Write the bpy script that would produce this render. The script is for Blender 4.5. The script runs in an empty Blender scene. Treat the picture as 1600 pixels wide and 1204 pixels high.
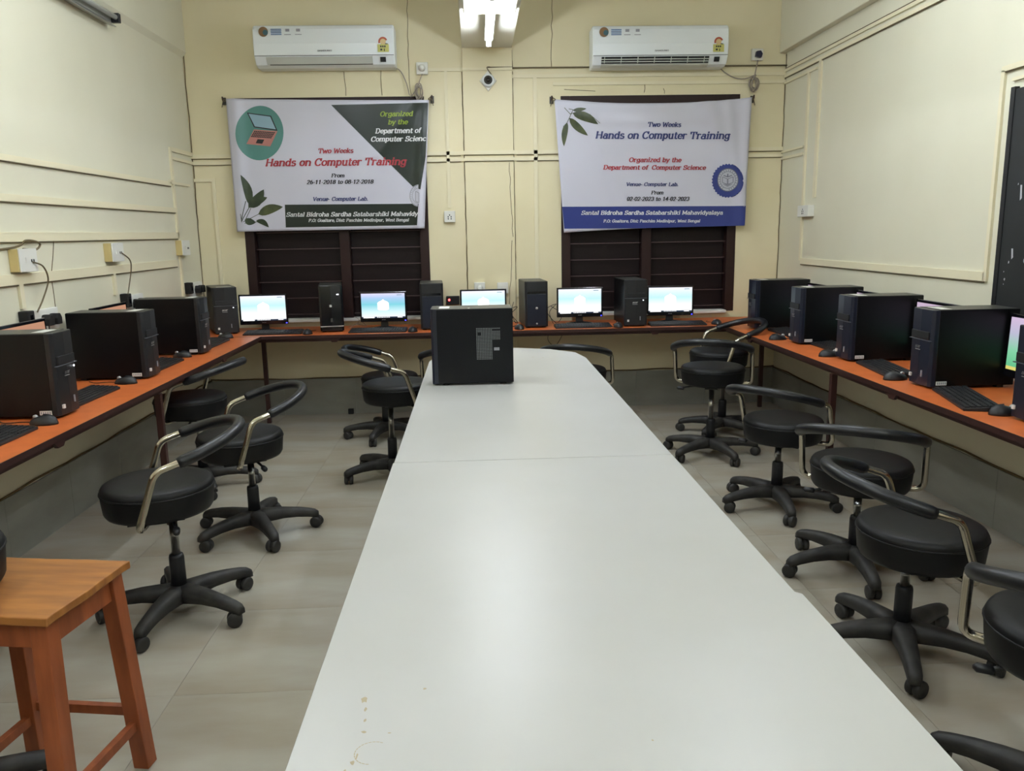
import bpy, bmesh, math, random
from mathutils import Vector, Matrix
random.seed(7)
R = math.radians
pi = math.pi
SC = bpy.context.scene
COL = SC.collection

# ------------------------------------------------------------------ camera, world, exposure
FPX, PITCH, YAW, ROLL, EYE = 1255.34, 0.18871, 0.04298, 0.0181, 1.48874
cy, sy, cp, sp = math.cos(YAW), math.sin(YAW), math.cos(PITCH), math.sin(PITCH)
fwd = Vector((sy*cp, cy*cp, -sp)); rgt = Vector((cy, -sy, 0)); dwn = fwd.cross(rgt)
rr = rgt*math.cos(ROLL)+dwn*math.sin(ROLL); dd = -rgt*math.sin(ROLL)+dwn*math.cos(ROLL)
cam = bpy.data.objects.new('camera', bpy.data.cameras.new('camera')); COL.objects.link(cam)
cam.matrix_world = Matrix(((rr.x, -dd.x, -fwd.x, 0), (rr.y, -dd.y, -fwd.y, 0), (rr.z, -dd.z, -fwd.z, EYE), (0, 0, 0, 1)))
cam.data.sensor_width = 36; cam.data.lens = FPX/1600*36; cam.data.clip_start = .02
SC.camera = cam
W = bpy.data.worlds.new('world'); SC.world = W; W.use_nodes = True
W.node_tree.nodes['Background'].inputs[0].default_value = (.02, .02, .025, 1)
W.node_tree.nodes['Background'].inputs[1].default_value = .3
SC.view_settings.view_transform = 'Standard'; SC.view_settings.look = 'None'
SC.view_settings.gamma = 1; SC.view_settings.use_curve_mapping = False
SC.view_settings.exposure = 0.90
LAMP = 9.0        # emission of the lit tubes and panel (their lamps' power follows it)
LC = (.84, .90, 1.0)

# ------------------------------------------------------------------ materials
def lin(c):
    return tuple(((v/255)/12.92 if v/255 <= .04045 else ((v/255+.055)/1.055)**2.4) for v in c)+(1,)
MATS = {}
def mat(name, col, rough=.6, metal=0, noise=0, nscale=8, bump=0, emit=0, coat=0, spec=.5, col2=None, stretch=None, detail=4):
    if name in MATS: return MATS[name]
    m = bpy.data.materials.new(name); m.use_nodes = True; nt = m.node_tree; b = nt.nodes['Principled BSDF']
    c = lin(col); b.inputs['Base Color'].default_value = c
    b.inputs['Roughness'].default_value = rough; b.inputs['Metallic'].default_value = metal
    b.inputs['Specular IOR Level'].default_value = spec
    if coat: b.inputs['Coat Weight'].default_value = coat; b.inputs['Coat Roughness'].default_value = .12
    if emit:
        b.inputs['Emission Color'].default_value = c; b.inputs['Emission Strength'].default_value = emit
    if noise or bump:
        tc = nt.nodes.new('ShaderNodeTexCoord'); mp = nt.nodes.new('ShaderNodeMapping'); n = nt.nodes.new('ShaderNodeTexNoise')
        nt.links.new(tc.outputs['Object'], mp.inputs[0]); nt.links.new(mp.outputs[0], n.inputs['Vector'])
        if stretch: mp.inputs['Scale'].default_value = stretch
        n.inputs['Scale'].default_value = nscale; n.inputs['Detail'].default_value = detail
        if noise:
            r = nt.nodes.new('ShaderNodeValToRGB'); c2 = lin(col2) if col2 else tuple(v*(1-noise) for v in c[:3])+(1,)
            r.color_ramp.elements[0].position = .3; r.color_ramp.elements[1].position = .7
            r.color_ramp.elements[0].color = c2; r.color_ramp.elements[1].color = c
            nt.links.new(n.outputs[0], r.inputs[0]); nt.links.new(r.outputs[0], b.inputs['Base Color'])
        if bump:
            bm_ = nt.nodes.new('ShaderNodeBump'); bm_.inputs['Strength'].default_value = bump; bm_.inputs['Distance'].default_value = .004
            nt.links.new(n.outputs[0], bm_.inputs['Height']); nt.links.new(bm_.outputs[0], b.inputs['Normal'])
    MATS[name] = m; return m
def ramp_mat(name, stops, axis=2, strength=1.0, lo=0, hi=1):
    """screen picture: colours given off along one axis of the object"""
    m = bpy.data.materials.new(name); m.use_nodes = True; nt = m.node_tree
    for n in list(nt.nodes): nt.nodes.remove(n)
    tc = nt.nodes.new('ShaderNodeTexCoord'); sx = nt.nodes.new('ShaderNodeSeparateXYZ'); mr = nt.nodes.new('ShaderNodeMapRange')
    r = nt.nodes.new('ShaderNodeValToRGB'); e = nt.nodes.new('ShaderNodeEmission'); g = nt.nodes.new('ShaderNodeBsdfGlossy'); a = nt.nodes.new('ShaderNodeAddShader'); o = nt.nodes.new('ShaderNodeOutputMaterial')
    g.inputs[0].default_value = (.03, .03, .03, 1); g.inputs['Roughness'].default_value = .25
    mr.inputs[1].default_value = lo; mr.inputs[2].default_value = hi
    nt.links.new(tc.outputs['Object'], sx.inputs[0]); nt.links.new(sx.outputs[axis], mr.inputs[0]); nt.links.new(mr.outputs[0], r.inputs[0])
    el = r.color_ramp.elements
    el[0].position = stops[0][0]; el[0].color = lin(stops[0][1]); el[1].position = stops[-1][0]; el[1].color = lin(stops[-1][1])
    for p, c in stops[1:-1]:
        x = el.new(p); x.color = lin(c)
    nt.links.new(r.outputs[0], e.inputs[0]); e.inputs[1].default_value = strength
    nt.links.new(e.outputs[0], a.inputs[0]); nt.links.new(g.outputs[0], a.inputs[1]); nt.links.new(a.outputs[0], o.inputs[0])
    MATS[name] = m; return m

wallm = mat('cream_wall_paint', (229, 220, 186), .5, noise=.07, nscale=1.6, bump=.06, col2=(222, 212, 174))
wallside = mat('pale_side_wall_paint', (223, 220, 197), .55, noise=.05, nscale=1.4, bump=.05, col2=(217, 213, 189))
ceilm = mat('ceiling_white', (226, 224, 208), .8)
capm = mat('wall_capping', (229, 221, 190), .5)
crackm = mat('crack_dark', (96, 80, 50), .9)
wireshadem = mat('dark_wire_and_shade_line', (104, 92, 66), .6)  # wires and cables, and the painted shade lines along the cappings
dadom = mat('dado_stone', (146, 146, 136), .3, noise=.25, nscale=3, stretch=(1, 1, 3), col2=(128, 128, 119))
tilem = mat('floor_tile_marble', (178, 175, 162), .17, noise=.2, nscale=1.6, stretch=(.8, 2.6, 1), col2=(158, 148, 130), detail=8, spec=.5)
groutm = mat('grout', (152, 147, 132), .8)
darkwood = mat('dark_brown_wood', (26, 13, 14), .5, noise=.25, nscale=5, stretch=(1, 1, 8), spec=.25)
frameW = mat('window_frame_paint', (40, 22, 20), .45, spec=.3)
ironm = mat('window_iron_bar', (84, 68, 68), .4, metal=.3)
orange = mat('orange_laminate', (204, 108, 52), .42, noise=.12, nscale=6, stretch=(2, 2, 2), col2=(190, 96, 44))
edgeb = mat('dark_edge_band', (52, 26, 22), .45)
legm = mat('maroon_steel', (58, 30, 26), .4)
whitetop = mat('white_laminate', (187, 187, 184), .34, noise=.04, nscale=1.8, col2=(179, 179, 174), spec=.45)
stainm = mat('brown_stain', (170, 156, 126), .5)
blackcase = mat('black_case_metal', (6, 7, 9), .36, spec=.3, bump=.02, nscale=60)
blackglos = mat('black_gloss_plastic', (14, 15, 20), .12, coat=.4)
blackpl = mat('black_plastic', (24, 25, 28), .45)
bezelb = mat('blue_black_front', (24, 29, 44), .28)
greytop = mat('grey_case_top', (70, 70, 66), .4, metal=.3)
silver = mat('silver_print', (190, 190, 190), .35, metal=.4)
stickw = mat('white_sticker', (225, 225, 220), .5)
keym = mat('black_key', (36, 36, 38), .5)
leather = mat('black_vinyl', (8, 9, 12), .5, bump=.12, nscale=18, spec=.35)
foam = mat('black_foam', (14, 16, 22), .38, spec=.55, bump=.06, nscale=40)
basem = mat('dusty_black_plastic', (24, 24, 24), .6, noise=.35, nscale=14, col2=(52, 50, 46))
chrome = mat('chrome', (196, 190, 176), .16, metal=1)
acwhite = mat('ac_white', (232, 238, 240), .25)
acgrey = mat('ac_grey_flap', (196, 200, 192), .35)
darkslot = mat('dark_slot', (28, 32, 32), .6)
swwhite = mat('switch_white', (226, 226, 218), .35)
cream = mat('cream_box', (206, 186, 128), .5)
vinyl = mat('banner_vinyl', (202, 202, 216), .3, spec=.5)
stoolw = mat('stool_wood', (160, 86, 46), .5, noise=.25, nscale=5, stretch=(6, 6, 1), col2=(128, 66, 34))
stooltop = mat('stool_top_wood', (170, 112, 50), .55, noise=.35, nscale=5, stretch=(1, 6, 1), col2=(134, 82, 38))
rubber = mat('rubber', (18, 18, 18), .7)
boardm = mat('blackboard', (30, 34, 36), .5, noise=.3, nscale=3)
chalk = mat('chalk_fleck', (190, 192, 196), .8)
cablem = mat('grey_cable', (150, 140, 128), .5)
blackcable = mat('black_cable', (20, 20, 20), .5)
P_green = mat('print_dark_green', (20, 33, 26), .3)
P_teal = mat('print_teal', (78, 132, 126), .3)
P_red = mat('print_red', (168, 48, 60), .35)
P_lime = mat('print_lime', (134, 156, 44), .35)
P_white = mat('print_white', (222, 224, 226), .35)
P_black = mat('print_black', (26, 28, 34), .35)
P_blue = mat('print_blue', (40, 54, 124), .3)
P_navy = mat('print_navy', (46, 56, 112), .35)
P_salmon = mat('print_salmon', (180, 118, 110), .35)
P_sky = mat('print_sky', (140, 172, 190), .3)
P_leaf = mat('print_leaf', (26, 38, 28), .3, noise=.4, nscale=14, col2=(56, 72, 44))
P_olive = mat('print_olive', (78, 86, 48), .3, noise=.3, nscale=14, col2=(44, 54, 34))
P_grey = mat('print_grey', (150, 152, 160), .35)
redled = mat('red_lamp', (255, 60, 60), .3, emit=6)
whiteled = mat('white_lamp', (240, 245, 255), .3, emit=2)
blueled = mat('blue_lamp', (60, 60, 255), .3, emit=3)
lampm = mat('lit_tube', (255, 252, 240), .3, emit=LAMP)
panelm = mat('lit_panel', (255, 252, 240), .3, emit=1.6)
tubeoff = mat('unlit_tube_glass', (205, 208, 204), .2)
batten = mat('tube_batten', (165, 166, 160), .35, metal=.3)

# ------------------------------------------------------------------ helpers
def setp(o, label=None, cat=None, group=None, kind=None):
    if label: o['label'] = label
    if cat: o['category'] = cat
    if group: o['group'] = group
    if kind: o['kind'] = kind
    return o
def thing(name, label, cat, loc=(0, 0, 0), rz=0, group=None):
    o = bpy.data.objects.new(name, None); o.empty_display_size = .05; COL.objects.link(o)
    o.location = loc; o.rotation_euler = (0, 0, rz); return setp(o, label, cat, group)
def link(name, me, parent=None, loc=(0, 0, 0), rot=(0, 0, 0), bevel=0, label=None, scale=None):
    o = bpy.data.objects.new(name, me); COL.objects.link(o)
    if name in STUFF: o['kind'] = 'stuff'
    o.parent = parent; o.location = loc; o.rotation_euler = rot
    if scale: o.scale = scale
    if bevel:
        b = o.modifiers.new('bevel', 'BEVEL'); b.width = bevel; b.segments = 2; b.limit_method = 'ANGLE'; b.angle_limit = R(40)
    if label: o['label'] = label
    return o
STUFF = {'lettering', 'taskbar_icons', 'picture_lines', 'printed_stem', 'emblem', 'laptop_keys', 'socket_hole', 'sticker_print', 'label_print', 'dried_stain', 'louvre_mark', 'rubber_foot'}
class MB:
    def __init__(s): s.v = []; s.f = []; s.sm = []
    def add(s, vs, fs, smooth=False):
        k = len(s.v); s.v += [tuple(v) for v in vs]; s.f += [tuple(i+k for i in f) for f in fs]; s.sm += [smooth]*len(fs); return s
    def box(s, x0, x1, y0, y1, z0, z1):
        return s.add([(x0, y0, z0), (x1, y0, z0), (x1, y1, z0), (x0, y1, z0), (x0, y0, z1), (x1, y0, z1), (x1, y1, z1), (x0, y1, z1)],
                     [(0, 3, 2, 1), (4, 5, 6, 7), (0, 1, 5, 4), (1, 2, 6, 5), (2, 3, 7, 6), (3, 0, 4, 7)])
    def prism(s, poly, a, b, axis=2):
        """poly of 2-D points extruded from a to b along axis"""
        def P(p, t):
            return (p[0], p[1], t) if axis == 2 else ((p[0], t, p[1]) if axis == 1 else (t, p[0], p[1]))
        n = len(poly); vs = [P(p, a) for p in poly]+[P(p, b) for p in poly]
        fs = [tuple(range(n))[::-1], tuple(range(n, 2*n))]+[(i, (i+1) % n, n+(i+1) % n, n+i) for i in range(n)]
        return s.add(vs, fs)
    def lathe(s, prof, n=24, axis='z', c=(0, 0, 0), smooth=True):
        vs = []; fs = []
        for (r, z) in prof:
            for i in range(n):
                a = 2*pi*i/n; p = (r*math.cos(a), r*math.sin(a), z)
                if axis == 'y': p = (p[0], p[2], p[1])
                if axis == 'x': p = (p[2], p[0], p[1])
                vs.append((p[0]+c[0], p[1]+c[1], p[2]+c[2]))
        for j in range(len(prof)-1):
            for i in range(n):
                k = (i+1) % n; fs.append((j*n+i, j*n+k, (j+1)*n+k, (j+1)*n+i))
        fs.append(tuple(range(n))[::-1]); m = (len(prof)-1)*n; fs.append(tuple(range(m, m+n)))
        return s.add(vs, fs, smooth)
    def tube(s, pts, r, n=8, smooth=True):
        pts = [Vector(p) for p in pts]; N = len(pts); vs = []; fs = []
        rs = r if isinstance(r, (list, tuple)) else [r]*N
        t0 = (pts[1]-pts[0]).normalized(); u = t0.orthogonal().normalized()
        for i, p in enumerate(pts):
            t = (pts[min(i+1, N-1)]-pts[max(i-1, 0)])
            if t.length < 1e-9: t = t0.copy()
            t.normalize(); u = (u-t*u.dot(t)).normalized(); w = t.cross(u)
            for k in range(n):
                a = 2*pi*k/n; vs.append(p+(u*math.cos(a)+w*math.sin(a))*rs[i])
        for i in range(N-1):
            for k in range(n):
                l = (k+1) % n; fs.append((i*n+k, i*n+l, (i+1)*n+l, (i+1)*n+k))
        fs.append(tuple(range(n))[::-1]); fs.append(tuple(range((N-1)*n, N*n)))
        return s.add(vs, fs, smooth)
    def quad(s, a, b, c, d): return s.add([a, b, c, d], [(0, 1, 2, 3)])
    def mesh(s, name, m, fix=True):
        me = bpy.data.meshes.new(name); me.from_pydata(s.v, [], s.f)
        me.polygons.foreach_set('use_smooth', s.sm); me.materials.append(m)
        if fix:
            bm = bmesh.new(); bm.from_mesh(me); bmesh.ops.recalc_face_normals(bm, faces=bm.faces); bm.to_mesh(me); bm.free()
        me.update(); return me
    def obj(s, name, m, parent=None, loc=(0, 0, 0), rot=(0, 0, 0), bevel=0, label=None):
        return link(name, s.mesh(name, m), parent, loc, rot, bevel, label)
def fillet(pts, r, n=6):
    pts = [Vector(p) for p in pts]; out = [pts[0]]
    for i in range(1, len(pts)-1):
        a, b, c = pts[i-1], pts[i], pts[i+1]
        d = min(r, (a-b).length*.49, (c-b).length*.49); p = b+(a-b).normalized()*d; q = b+(c-b).normalized()*d
        for k in range(n+1):
            t = k/n; out.append(p*(1-t)**2+b*2*t*(1-t)+q*t*t)
    out.append(pts[-1]); return out
def hang(a, b, sag, n=14):
    a, b = Vector(a), Vector(b)
    return [a.lerp(b, i/n)+Vector((0, 0, -sag*4*(i/n)*(1-i/n))) for i in range(n+1)]
def spline(pts, n=8):
    pts = [Vector(p) for p in pts]; P = [pts[0]]+pts+[pts[-1]]; out = []
    for i in range(1, len(P)-2):
        for k in range(n):
            t = k/n; a, b, c, d = P[i-1], P[i], P[i+1], P[i+2]
            out.append(.5*((2*b)+(c-a)*t+(2*a-5*b+4*c-d)*t*t+(3*b-a-3*c+d)*t**3))
    out.append(pts[-1]); return out

# ------------------------------------------------------------------ slab-serif stroke lettering (flat print)
def A_(cx, cy_, rx, ry, a0, a1, n=None):
    n = n or max(5, int(abs(a1-a0)/24)); return [(cx+rx*math.cos(R(a0+(a1-a0)*i/n)), cy_+ry*math.sin(R(a0+(a1-a0)*i/n))) for i in range(n+1)]
GL = {
 'A': (7, [[(.6, 0), (3.2, 7), (5.8, 0)], [(1.5, 2.4), (4.9, 2.4)]], [(.6, 0), (5.9, 0)]),
 'B': (6.6, [[(1.2, 0), (1.2, 7)], [(1.2, 7), (3.4, 7)]+A_(3.4, 5.3, 1.8, 1.7, 90, -90)+[(1.2, 3.6)], A_(3.6, 1.8, 2, 1.8, 90, -90)+[(1.2, 0)]], [(.8, 0), (.8, 7)]),
 'C': (6.8, [A_(3.5, 3.5, 2.9, 3.5, 40, 320), [(5.8, 5), (5.8, 7)]], []),
 'D': (7.2, [[(1.2, 0), (1.2, 7)], [(1.2, 7), (3.2, 7)]+A_(3.2, 3.5, 3, 3.5, 90, -90)+[(1.2, 0)]], [(.8, 0), (.8, 7)]),
 'F': (6.2, [[(1.2, 0), (1.2, 7), (5.6, 7), (5.6, 5.2)], [(1.2, 3.7), (4.2, 3.7)]], [(1.2, 0), (.8, 7)]),
 'G': (7.2, [A_(3.5, 3.5, 2.9, 3.5, 40, 340), [(5.8, 5), (5.8, 7)], [(3.8, 3), (6.8, 3)]], []),
 'H': (7.6, [[(1.2, 0), (1.2, 7)], [(6, 0), (6, 7)], [(1.2, 3.6), (6, 3.6)]], [(1.2, 0), (1.2, 7), (6, 0), (6, 7)]),
 'L': (6.2, [[(1.2, 7), (1.2, 0), (5.6, 0), (5.6, 1.9)]], [(1.2, 7)]),
 'M': (8.8, [[(1.2, 0), (1.2, 7), (4.2, 1.4), (7.2, 7), (7.2, 0)]], [(1.2, 0), (7.2, 0), (.8, 7), (7.6, 7)]),
 'N': (7.6, [[(1.2, 0), (1.2, 7), (6, 0), (6, 7)]], [(1.2, 0), (6, 7), (.8, 7)]),
 'O': (7.2, [A_(3.5, 3.5, 2.9, 3.5, 0, 360)], []),
 'P': (6.4, [[(1.2, 0), (1.2, 7)], [(1.2, 7), (3.4, 7)]+A_(3.4, 5.2, 2, 1.8, 90, -90)+[(1.2, 3.4)]], [(1.2, 0), (.8, 7)]),
 'S': (6.2, [A_(3, 5.2, 2, 1.8, 30, 250)[:-1]+A_(3, 1.8, 2.2, 1.8, 80, -150), [(5.1, 5.3), (5.1, 7)], [(.8, 0), (.8, 1.6)]], []),
 'T': (7, [[(3.4, 0), (3.4, 7)], [(.5, 5.2), (.5, 7), (6.3, 7), (6.3, 5.2)]], [(3.4, 0)]),
 'U': (7.4, [[(1.2, 7), (1.2, 2.4)]+A_(3.6, 2.4, 2.4, 2.4, 180, 360)+[(6, 7)]], [(1.2, 7), (6, 7)]),
 'V': (6.8, [[(.7, 7), (3.3, 0), (5.9, 7)]], [(.7, 7), (5.9, 7)]),
 'W': (9.6, [[(.7, 7), (2.6, 0), (4.7, 6), (6.8, 0), (8.7, 7)]], [(.7, 7), (8.7, 7)]),
 'a': (5.7, [A_(2.5, 1.5, 1.8, 1.5, 0, 360), [(4.4, 0), (4.4, 3.4)]+A_(2.8, 3.4, 1.6, 1.5, 0, 150)], [(4.8, 0)]),
 'b': (5.9, [[(1.2, 0), (1.2, 7)], A_(3.1, 2.5, 1.9, 2.4, 0, 360)], [(.8, 7)]),
 'c': (5.1, [A_(2.8, 2.5, 2, 2.4, 45, 315)], []),
 'd': (6, [A_(2.7, 2.5, 1.9, 2.4, 0, 360), [(4.6, 0), (4.6, 7)]], [(4.2, 7), (5, 0)]),
 'e': (5.3, [[(.9, 2.6), (4.8, 2.6)]+A_(2.8, 2.5, 2, 2.4, 0, 320)], []),
 'f': (4, [[(1.8, 0), (1.8, 5.6)]+A_(3.2, 5.6, 1.4, 1.4, 180, 60), [(.5, 4.8), (3.6, 4.8)]], [(1.8, 0)]),
 'g': (5.8, [A_(2.7, 2.6, 1.9, 2.2, 0, 360), [(4.6, 5), (4.6, -.6)]+A_(2.7, -.6, 1.9, 1.5, 0, -170)], [(4.9, 5)]),
 'h': (6.3, [[(1.2, 0), (1.2, 7)], A_(3.1, 3, 1.9, 1.9, 180, 0)+[(5, 0)]], [(1.2, 0), (5, 0), (.8, 7)]),
 'i': (3.1, [[(1.5, 0), (1.5, 5)], [(1.5, 6.3), (1.5, 7.2)]], [(1.5, 0), (1.1, 5)]),
 'k': (6, [[(1.2, 0), (1.2, 7)], [(4.6, 5), (1.4, 2)], [(2.4, 3), (4.8, 0)]], [(1.2, 0), (4.8, 0), (4.4, 5), (.8, 7)]),
 'l': (3.1, [[(1.5, 0), (1.5, 7)]], [(1.5, 0), (1.1, 7)]),
 'm': (9, [[(1.2, 0), (1.2, 5)], A_(2.8, 3.4, 1.6, 1.5, 180, 0)+[(4.4, 0)], A_(6, 3.4, 1.6, 1.5, 180, 0)+[(7.6, 0)]], [(1.2, 0), (4.4, 0), (7.6, 0), (.8, 5)]),
 'n': (6.3, [[(1.2, 0), (1.2, 5)], A_(3.1, 3, 1.9, 1.9, 180, 0)+[(5, 0)]], [(1.2, 0), (5, 0), (.8, 5)]),
 'o': (5.6, [A_(2.8, 2.5, 2.1, 2.4, 0, 360)], []),
 'p': (5.9, [[(1.2, -2), (1.2, 5)], A_(3.1, 2.5, 1.9, 2.4, 0, 360)], [(1.2, -2), (.8, 5)]),
 'r': (4.7, [[(1.2, 0), (1.2, 5)], A_(3, 3.2, 1.8, 1.7, 180, 50)], [(1.2, 0), (.8, 5)]),
 's': (4.8, [A_(2.4, 3.7, 1.5, 1.2, 30, 250)[:-1]+A_(2.4, 1.3, 1.7, 1.3, 80, -150)], []),
 't': (4, [[(1.8, 6.4), (1.8, 1)]+A_(2.9, 1.1, 1.1, 1.1, 180, 320), [(.5, 4.9), (3.6, 4.9)]], []),
 'u': (6.1, [[(1.3, 5), (1.3, 2)]+A_(3, 2, 1.7, 2, 180, 360)+[(4.7, 5)], [(4.7, 2), (4.7, 0)]], [(.9, 5), (4.3, 5), (5, 0)]),
 'v': (5.4, [[(.6, 5), (2.6, 0), (4.6, 5)]], [(.6, 5), (4.6, 5)]),
 'w': (8, [[(.6, 5), (2.2, 0), (3.9, 4.4), (5.6, 0), (7.2, 5)]], [(.6, 5), (7.2, 5)]),
 'y': (5.6, [[(.6, 5), (2.8, 0)], [(4.8, 5), (2, -2)]], [(.6, 5), (4.8, 5), (1.6, -2)]),
 'z': (5.1, [[(.8, 5), (4.2, 5), (.8, 0), (4.4, 0)]], []),
 '0': (5.6, [A_(2.8, 3.5, 2, 3.5, 0, 360)], []), '1': (5.6, [[(1.4, 5.6), (3, 7), (3, 0)]], [(3, 0)]),
 '2': (5.6, [A_(2.8, 5.2, 1.9, 1.8, 170, -20)+[(.9, 0), (4.9, 0)]], []),
 '3': (5.6, [A_(2.7, 5.3, 1.8, 1.7, 160, -80), A_(2.7, 1.9, 2, 1.9, 80, -160)], []),
 '4': (5.6, [[(3.8, 0), (3.8, 7), (.6, 2.2), (5, 2.2)]], []),
 '6': (5.6, [A_(2.8, 2, 1.9, 2, 0, 360), A_(3.6, 2.6, 2.7, 4.4, 175, 100)], []),
 '8': (5.6, [A_(2.8, 1.9, 2, 1.9, 0, 360), A_(2.8, 5.3, 1.7, 1.7, 0, 360)], []),
 '-': (3.4, [[(.6, 2.6), (2.8, 2.6)]], []), '.': (2.6, [[(1.1, 0), (1.1, .8)]], []), ',': (2.6, [[(1.3, .8), (.9, -1)]], []), ':': (2.8, [[(1.2, 0), (1.2, .9)], [(1.2, 4), (1.2, 4.9)]], []),
}
def letter_quads(txt, x0, x1, yb, cap, wt=1.25, slant=.2, down=True):
    """quads (2-D) for a line of lettering between x0 and x1, baseline yb, capitals cap high; y grows downwards if down"""
    tot = sum((GL[c][0] if c in GL else 3.4) for c in txt); kx = (x1-x0)/tot; ky = cap/7.0; pen = 0; out = []
    def M(x, y):
        return (x0+(pen+x+slant*y*ky/kx)*kx, yb-(y*ky if down else -y*ky))
    for ch in txt:
        if ch in GL:
            adv, st, se = GL[ch]
            for line in st:
                for i in range(len(line)-1):
                    (ax, ay), (bx, by) = line[i], line[i+1]; dx, dy = bx-ax, by-ay; L = math.hypot(dx, dy) or 1
                    w = wt*(.5+.5*abs(dy)/L)/2; nx, ny = -dy/L*w, dx/L*w; ex, ey = dx/L*w*.5, dy/L*w*.5
                    out.append([M(ax-ex+nx, ay-ey+ny), M(bx+ex+nx, by+ey+ny), M(bx+ex-nx, by+ey-ny), M(ax-ex-nx, ay-ey-ny)])
            for (sx, sy_) in se:
                h = .75; y0, y1 = (sy_, sy_+h) if sy_ <= 0 else (sy_-h, sy_)
                out.append([M(sx-1.2, y0), M(sx+1.2, y0), M(sx+1.2, y1), M(sx-1.2, y1)])
            pen += adv
        else: pen += 3.4
    return out
def flat_text(name, txt, x0, x1, zb, cap, y, m, parent, slant=.2, wt=1.3):
    """lettering in the local x-z plane facing -y"""
    b = MB()
    for q in letter_quads(txt, x0, x1, zb, cap, wt, slant, down=False): b.add([(p[0], y, p[1]) for p in q], [(0, 1, 2, 3)])
    return link(name, b.mesh(name, m, False), parent)

# ------------------------------------------------------------------ the room
XL, XR, YB, YF, ZC = -2.23, 2.548, 6.73, -3.0, 3.5
def struct(o): o['kind'] = 'structure'; return o
fl = struct(MB().box(XL-.15, XR+.15, YF-.15, YB+.3, -.12, -.008).obj('floor', groutm))
tiles = {}
nx, ny = 8, 16; tw = (XR-XL)/nx; tl = (YB-YF)/ny
tme = MB().box(-tw/2+.0006, tw/2-.0006, -tl/2+.0006, tl/2-.0006, -.012, 0).mesh('tile', tilem)
for i in range(nx):
    for j in range(ny): link('tile', tme, fl, (XL+tw*(i+.5), YF+tl*(j+.5), 0))
struct(MB().box(XL-.15, XR+.15, YF-.15, YB+.3, ZC, ZC+.12).obj('ceiling', ceilm))
# back wall with two window openings
WN = [(-1.86, -.37, .80, 2.56), (.72, 2.18, .80, 2.55)]
b = MB(); xs = [XL-.15, WN[0][0], WN[0][1], WN[1][0], WN[1][1], XR+.15]
for k in (0, 2, 4): b.box(xs[k], xs[k+1], YB, YB+.25, 0, ZC)
for w in WN: b.box(w[0], w[1], YB, YB+.25, 0, w[2]); b.box(w[0], w[1], YB, YB+.25, w[3], ZC)
wb = struct(b.obj('wall_back', wallm))
wl = struct(MB().box(XL-.15, XL, YF, YB, 0, ZC).obj('wall_left', wallside))
wr = struct(MB().box(XR, XR+.15, YF, YB, 0, ZC).obj('wall_right', wallside))
struct(MB().box(XL-.15, XR+.15, YF-.15, YF, 0, ZC).obj('wall_front', wallside))
# beams and pilaster
bm_ = struct(MB().box(-.06, .335, YF, YB, 2.915, ZC).obj('trim_1', ceilm, bevel=.004)); bm_['label'] = 'white ceiling beam running to the back wall between the air conditioners'
o = struct(MB().box(-.06, .335, YB-.03, YB, 0, 2.915).obj('trim_2', wallm, bevel=.004)); o['label'] = 'cream pilaster on the back wall between the windows'; PIL = o
o = struct(MB().box(XR-.06, XR, YF, YB, 2.86, ZC).obj('trim_3', wallside, bevel=.006)); o['label'] = 'projecting beam along the top of the right wall'
o = struct(MB().prism([(XL, 2.86), (XL+.028, 2.90), (XL+.028, ZC), (XL, ZC)], YF, YB, 1).obj('trim_4', wallside)); o['label'] = 'slightly projecting beam along the top of the left wall'
# dado cladding slabs
def dado(name, a, b_, fixed, axis, sgn):
    base = struct(MB().box(*((a, b_, min(fixed, fixed+sgn*.006), max(fixed, fixed+sgn*.006)) if axis == 'x' else (min(fixed, fixed+sgn*.006), max(fixed, fixed+sgn*.006), a, b_)), 0, .30).obj(name, groutm))
    n = max(1, round((b_-a)/.6)); L = (b_-a)/n
    lo, hi = sorted((fixed+sgn*.005, fixed+sgn*.014))
    for i in range(n):
        s0, s1 = a+i*L+.001, a+(i+1)*L-.001
        if axis == 'x': MB().box(s0, s1, lo, hi, 0, .305).obj('tile', dadom, base)
        else: MB().box(lo, hi, s0, s1, 0, .305).obj('tile', dadom, base)
    c = MB(); pts = []
    for i in range(61):
        t = a+(b_-a)*i/60; z = .312+.004*math.sin(t*5.1)+.003*math.sin(t*13); pts.append((t, fixed+sgn*.007, z) if axis == 'x' else (fixed+sgn*.007, t, z))
    c.tube(pts, .006, 5).obj('joint_line', crackm, base, label='dark ragged joint line')
dado('baseboard_back', XL, XR, YB, 'x', -1)
dado('baseboard_left', YF, YB-.02, XL, 'y', 1)
dado('baseboard_right', YF, YB-.02, XR, 'y', -1)
# cable cappings on the walls (thin painted strips) : parts of the walls
def cap_b(x0, x1, z0, z1, d=.012, yb=YB, par=None): MB().box(x0, x1, yb-d, yb+.001, z0, z1).obj('capping', capm, par or wb)
def cap_l(y0, y1, z0, z1, d=.014): MB().box(XL-.001, XL+d, y0, y1, z0, z1).obj('capping', capm, wl)
def cap_r(y0, y1, z0, z1, d=.014): MB().box(XR-d, XR+.001, y0, y1, z0, z1).obj('capping', capm, wr)
for (a, c) in ((XL, -.06), (.335, XR)):
    cap_b(a, c, 2.105, 2.135); cap_b(a, c, 2.055, 2.08)
cap_b(-.062, .337, 2.105, 2.135, yb=YB-.03, par=PIL); cap_b(-.062, .337, 2.055, 2.08, yb=YB-.03, par=PIL)
cap_b(-.34, -.06, 2.745, 2.77); cap_b(-.06, .335, 2.745, 2.765, yb=YB-.03, par=PIL)
cap_b(.335, XR, 2.69, 2.715); cap_b(.66, XR, 2.63, 2.655); cap_b(.5, .53, .76, 2.69); cap_b(.33, .5, .955, .975)
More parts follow.
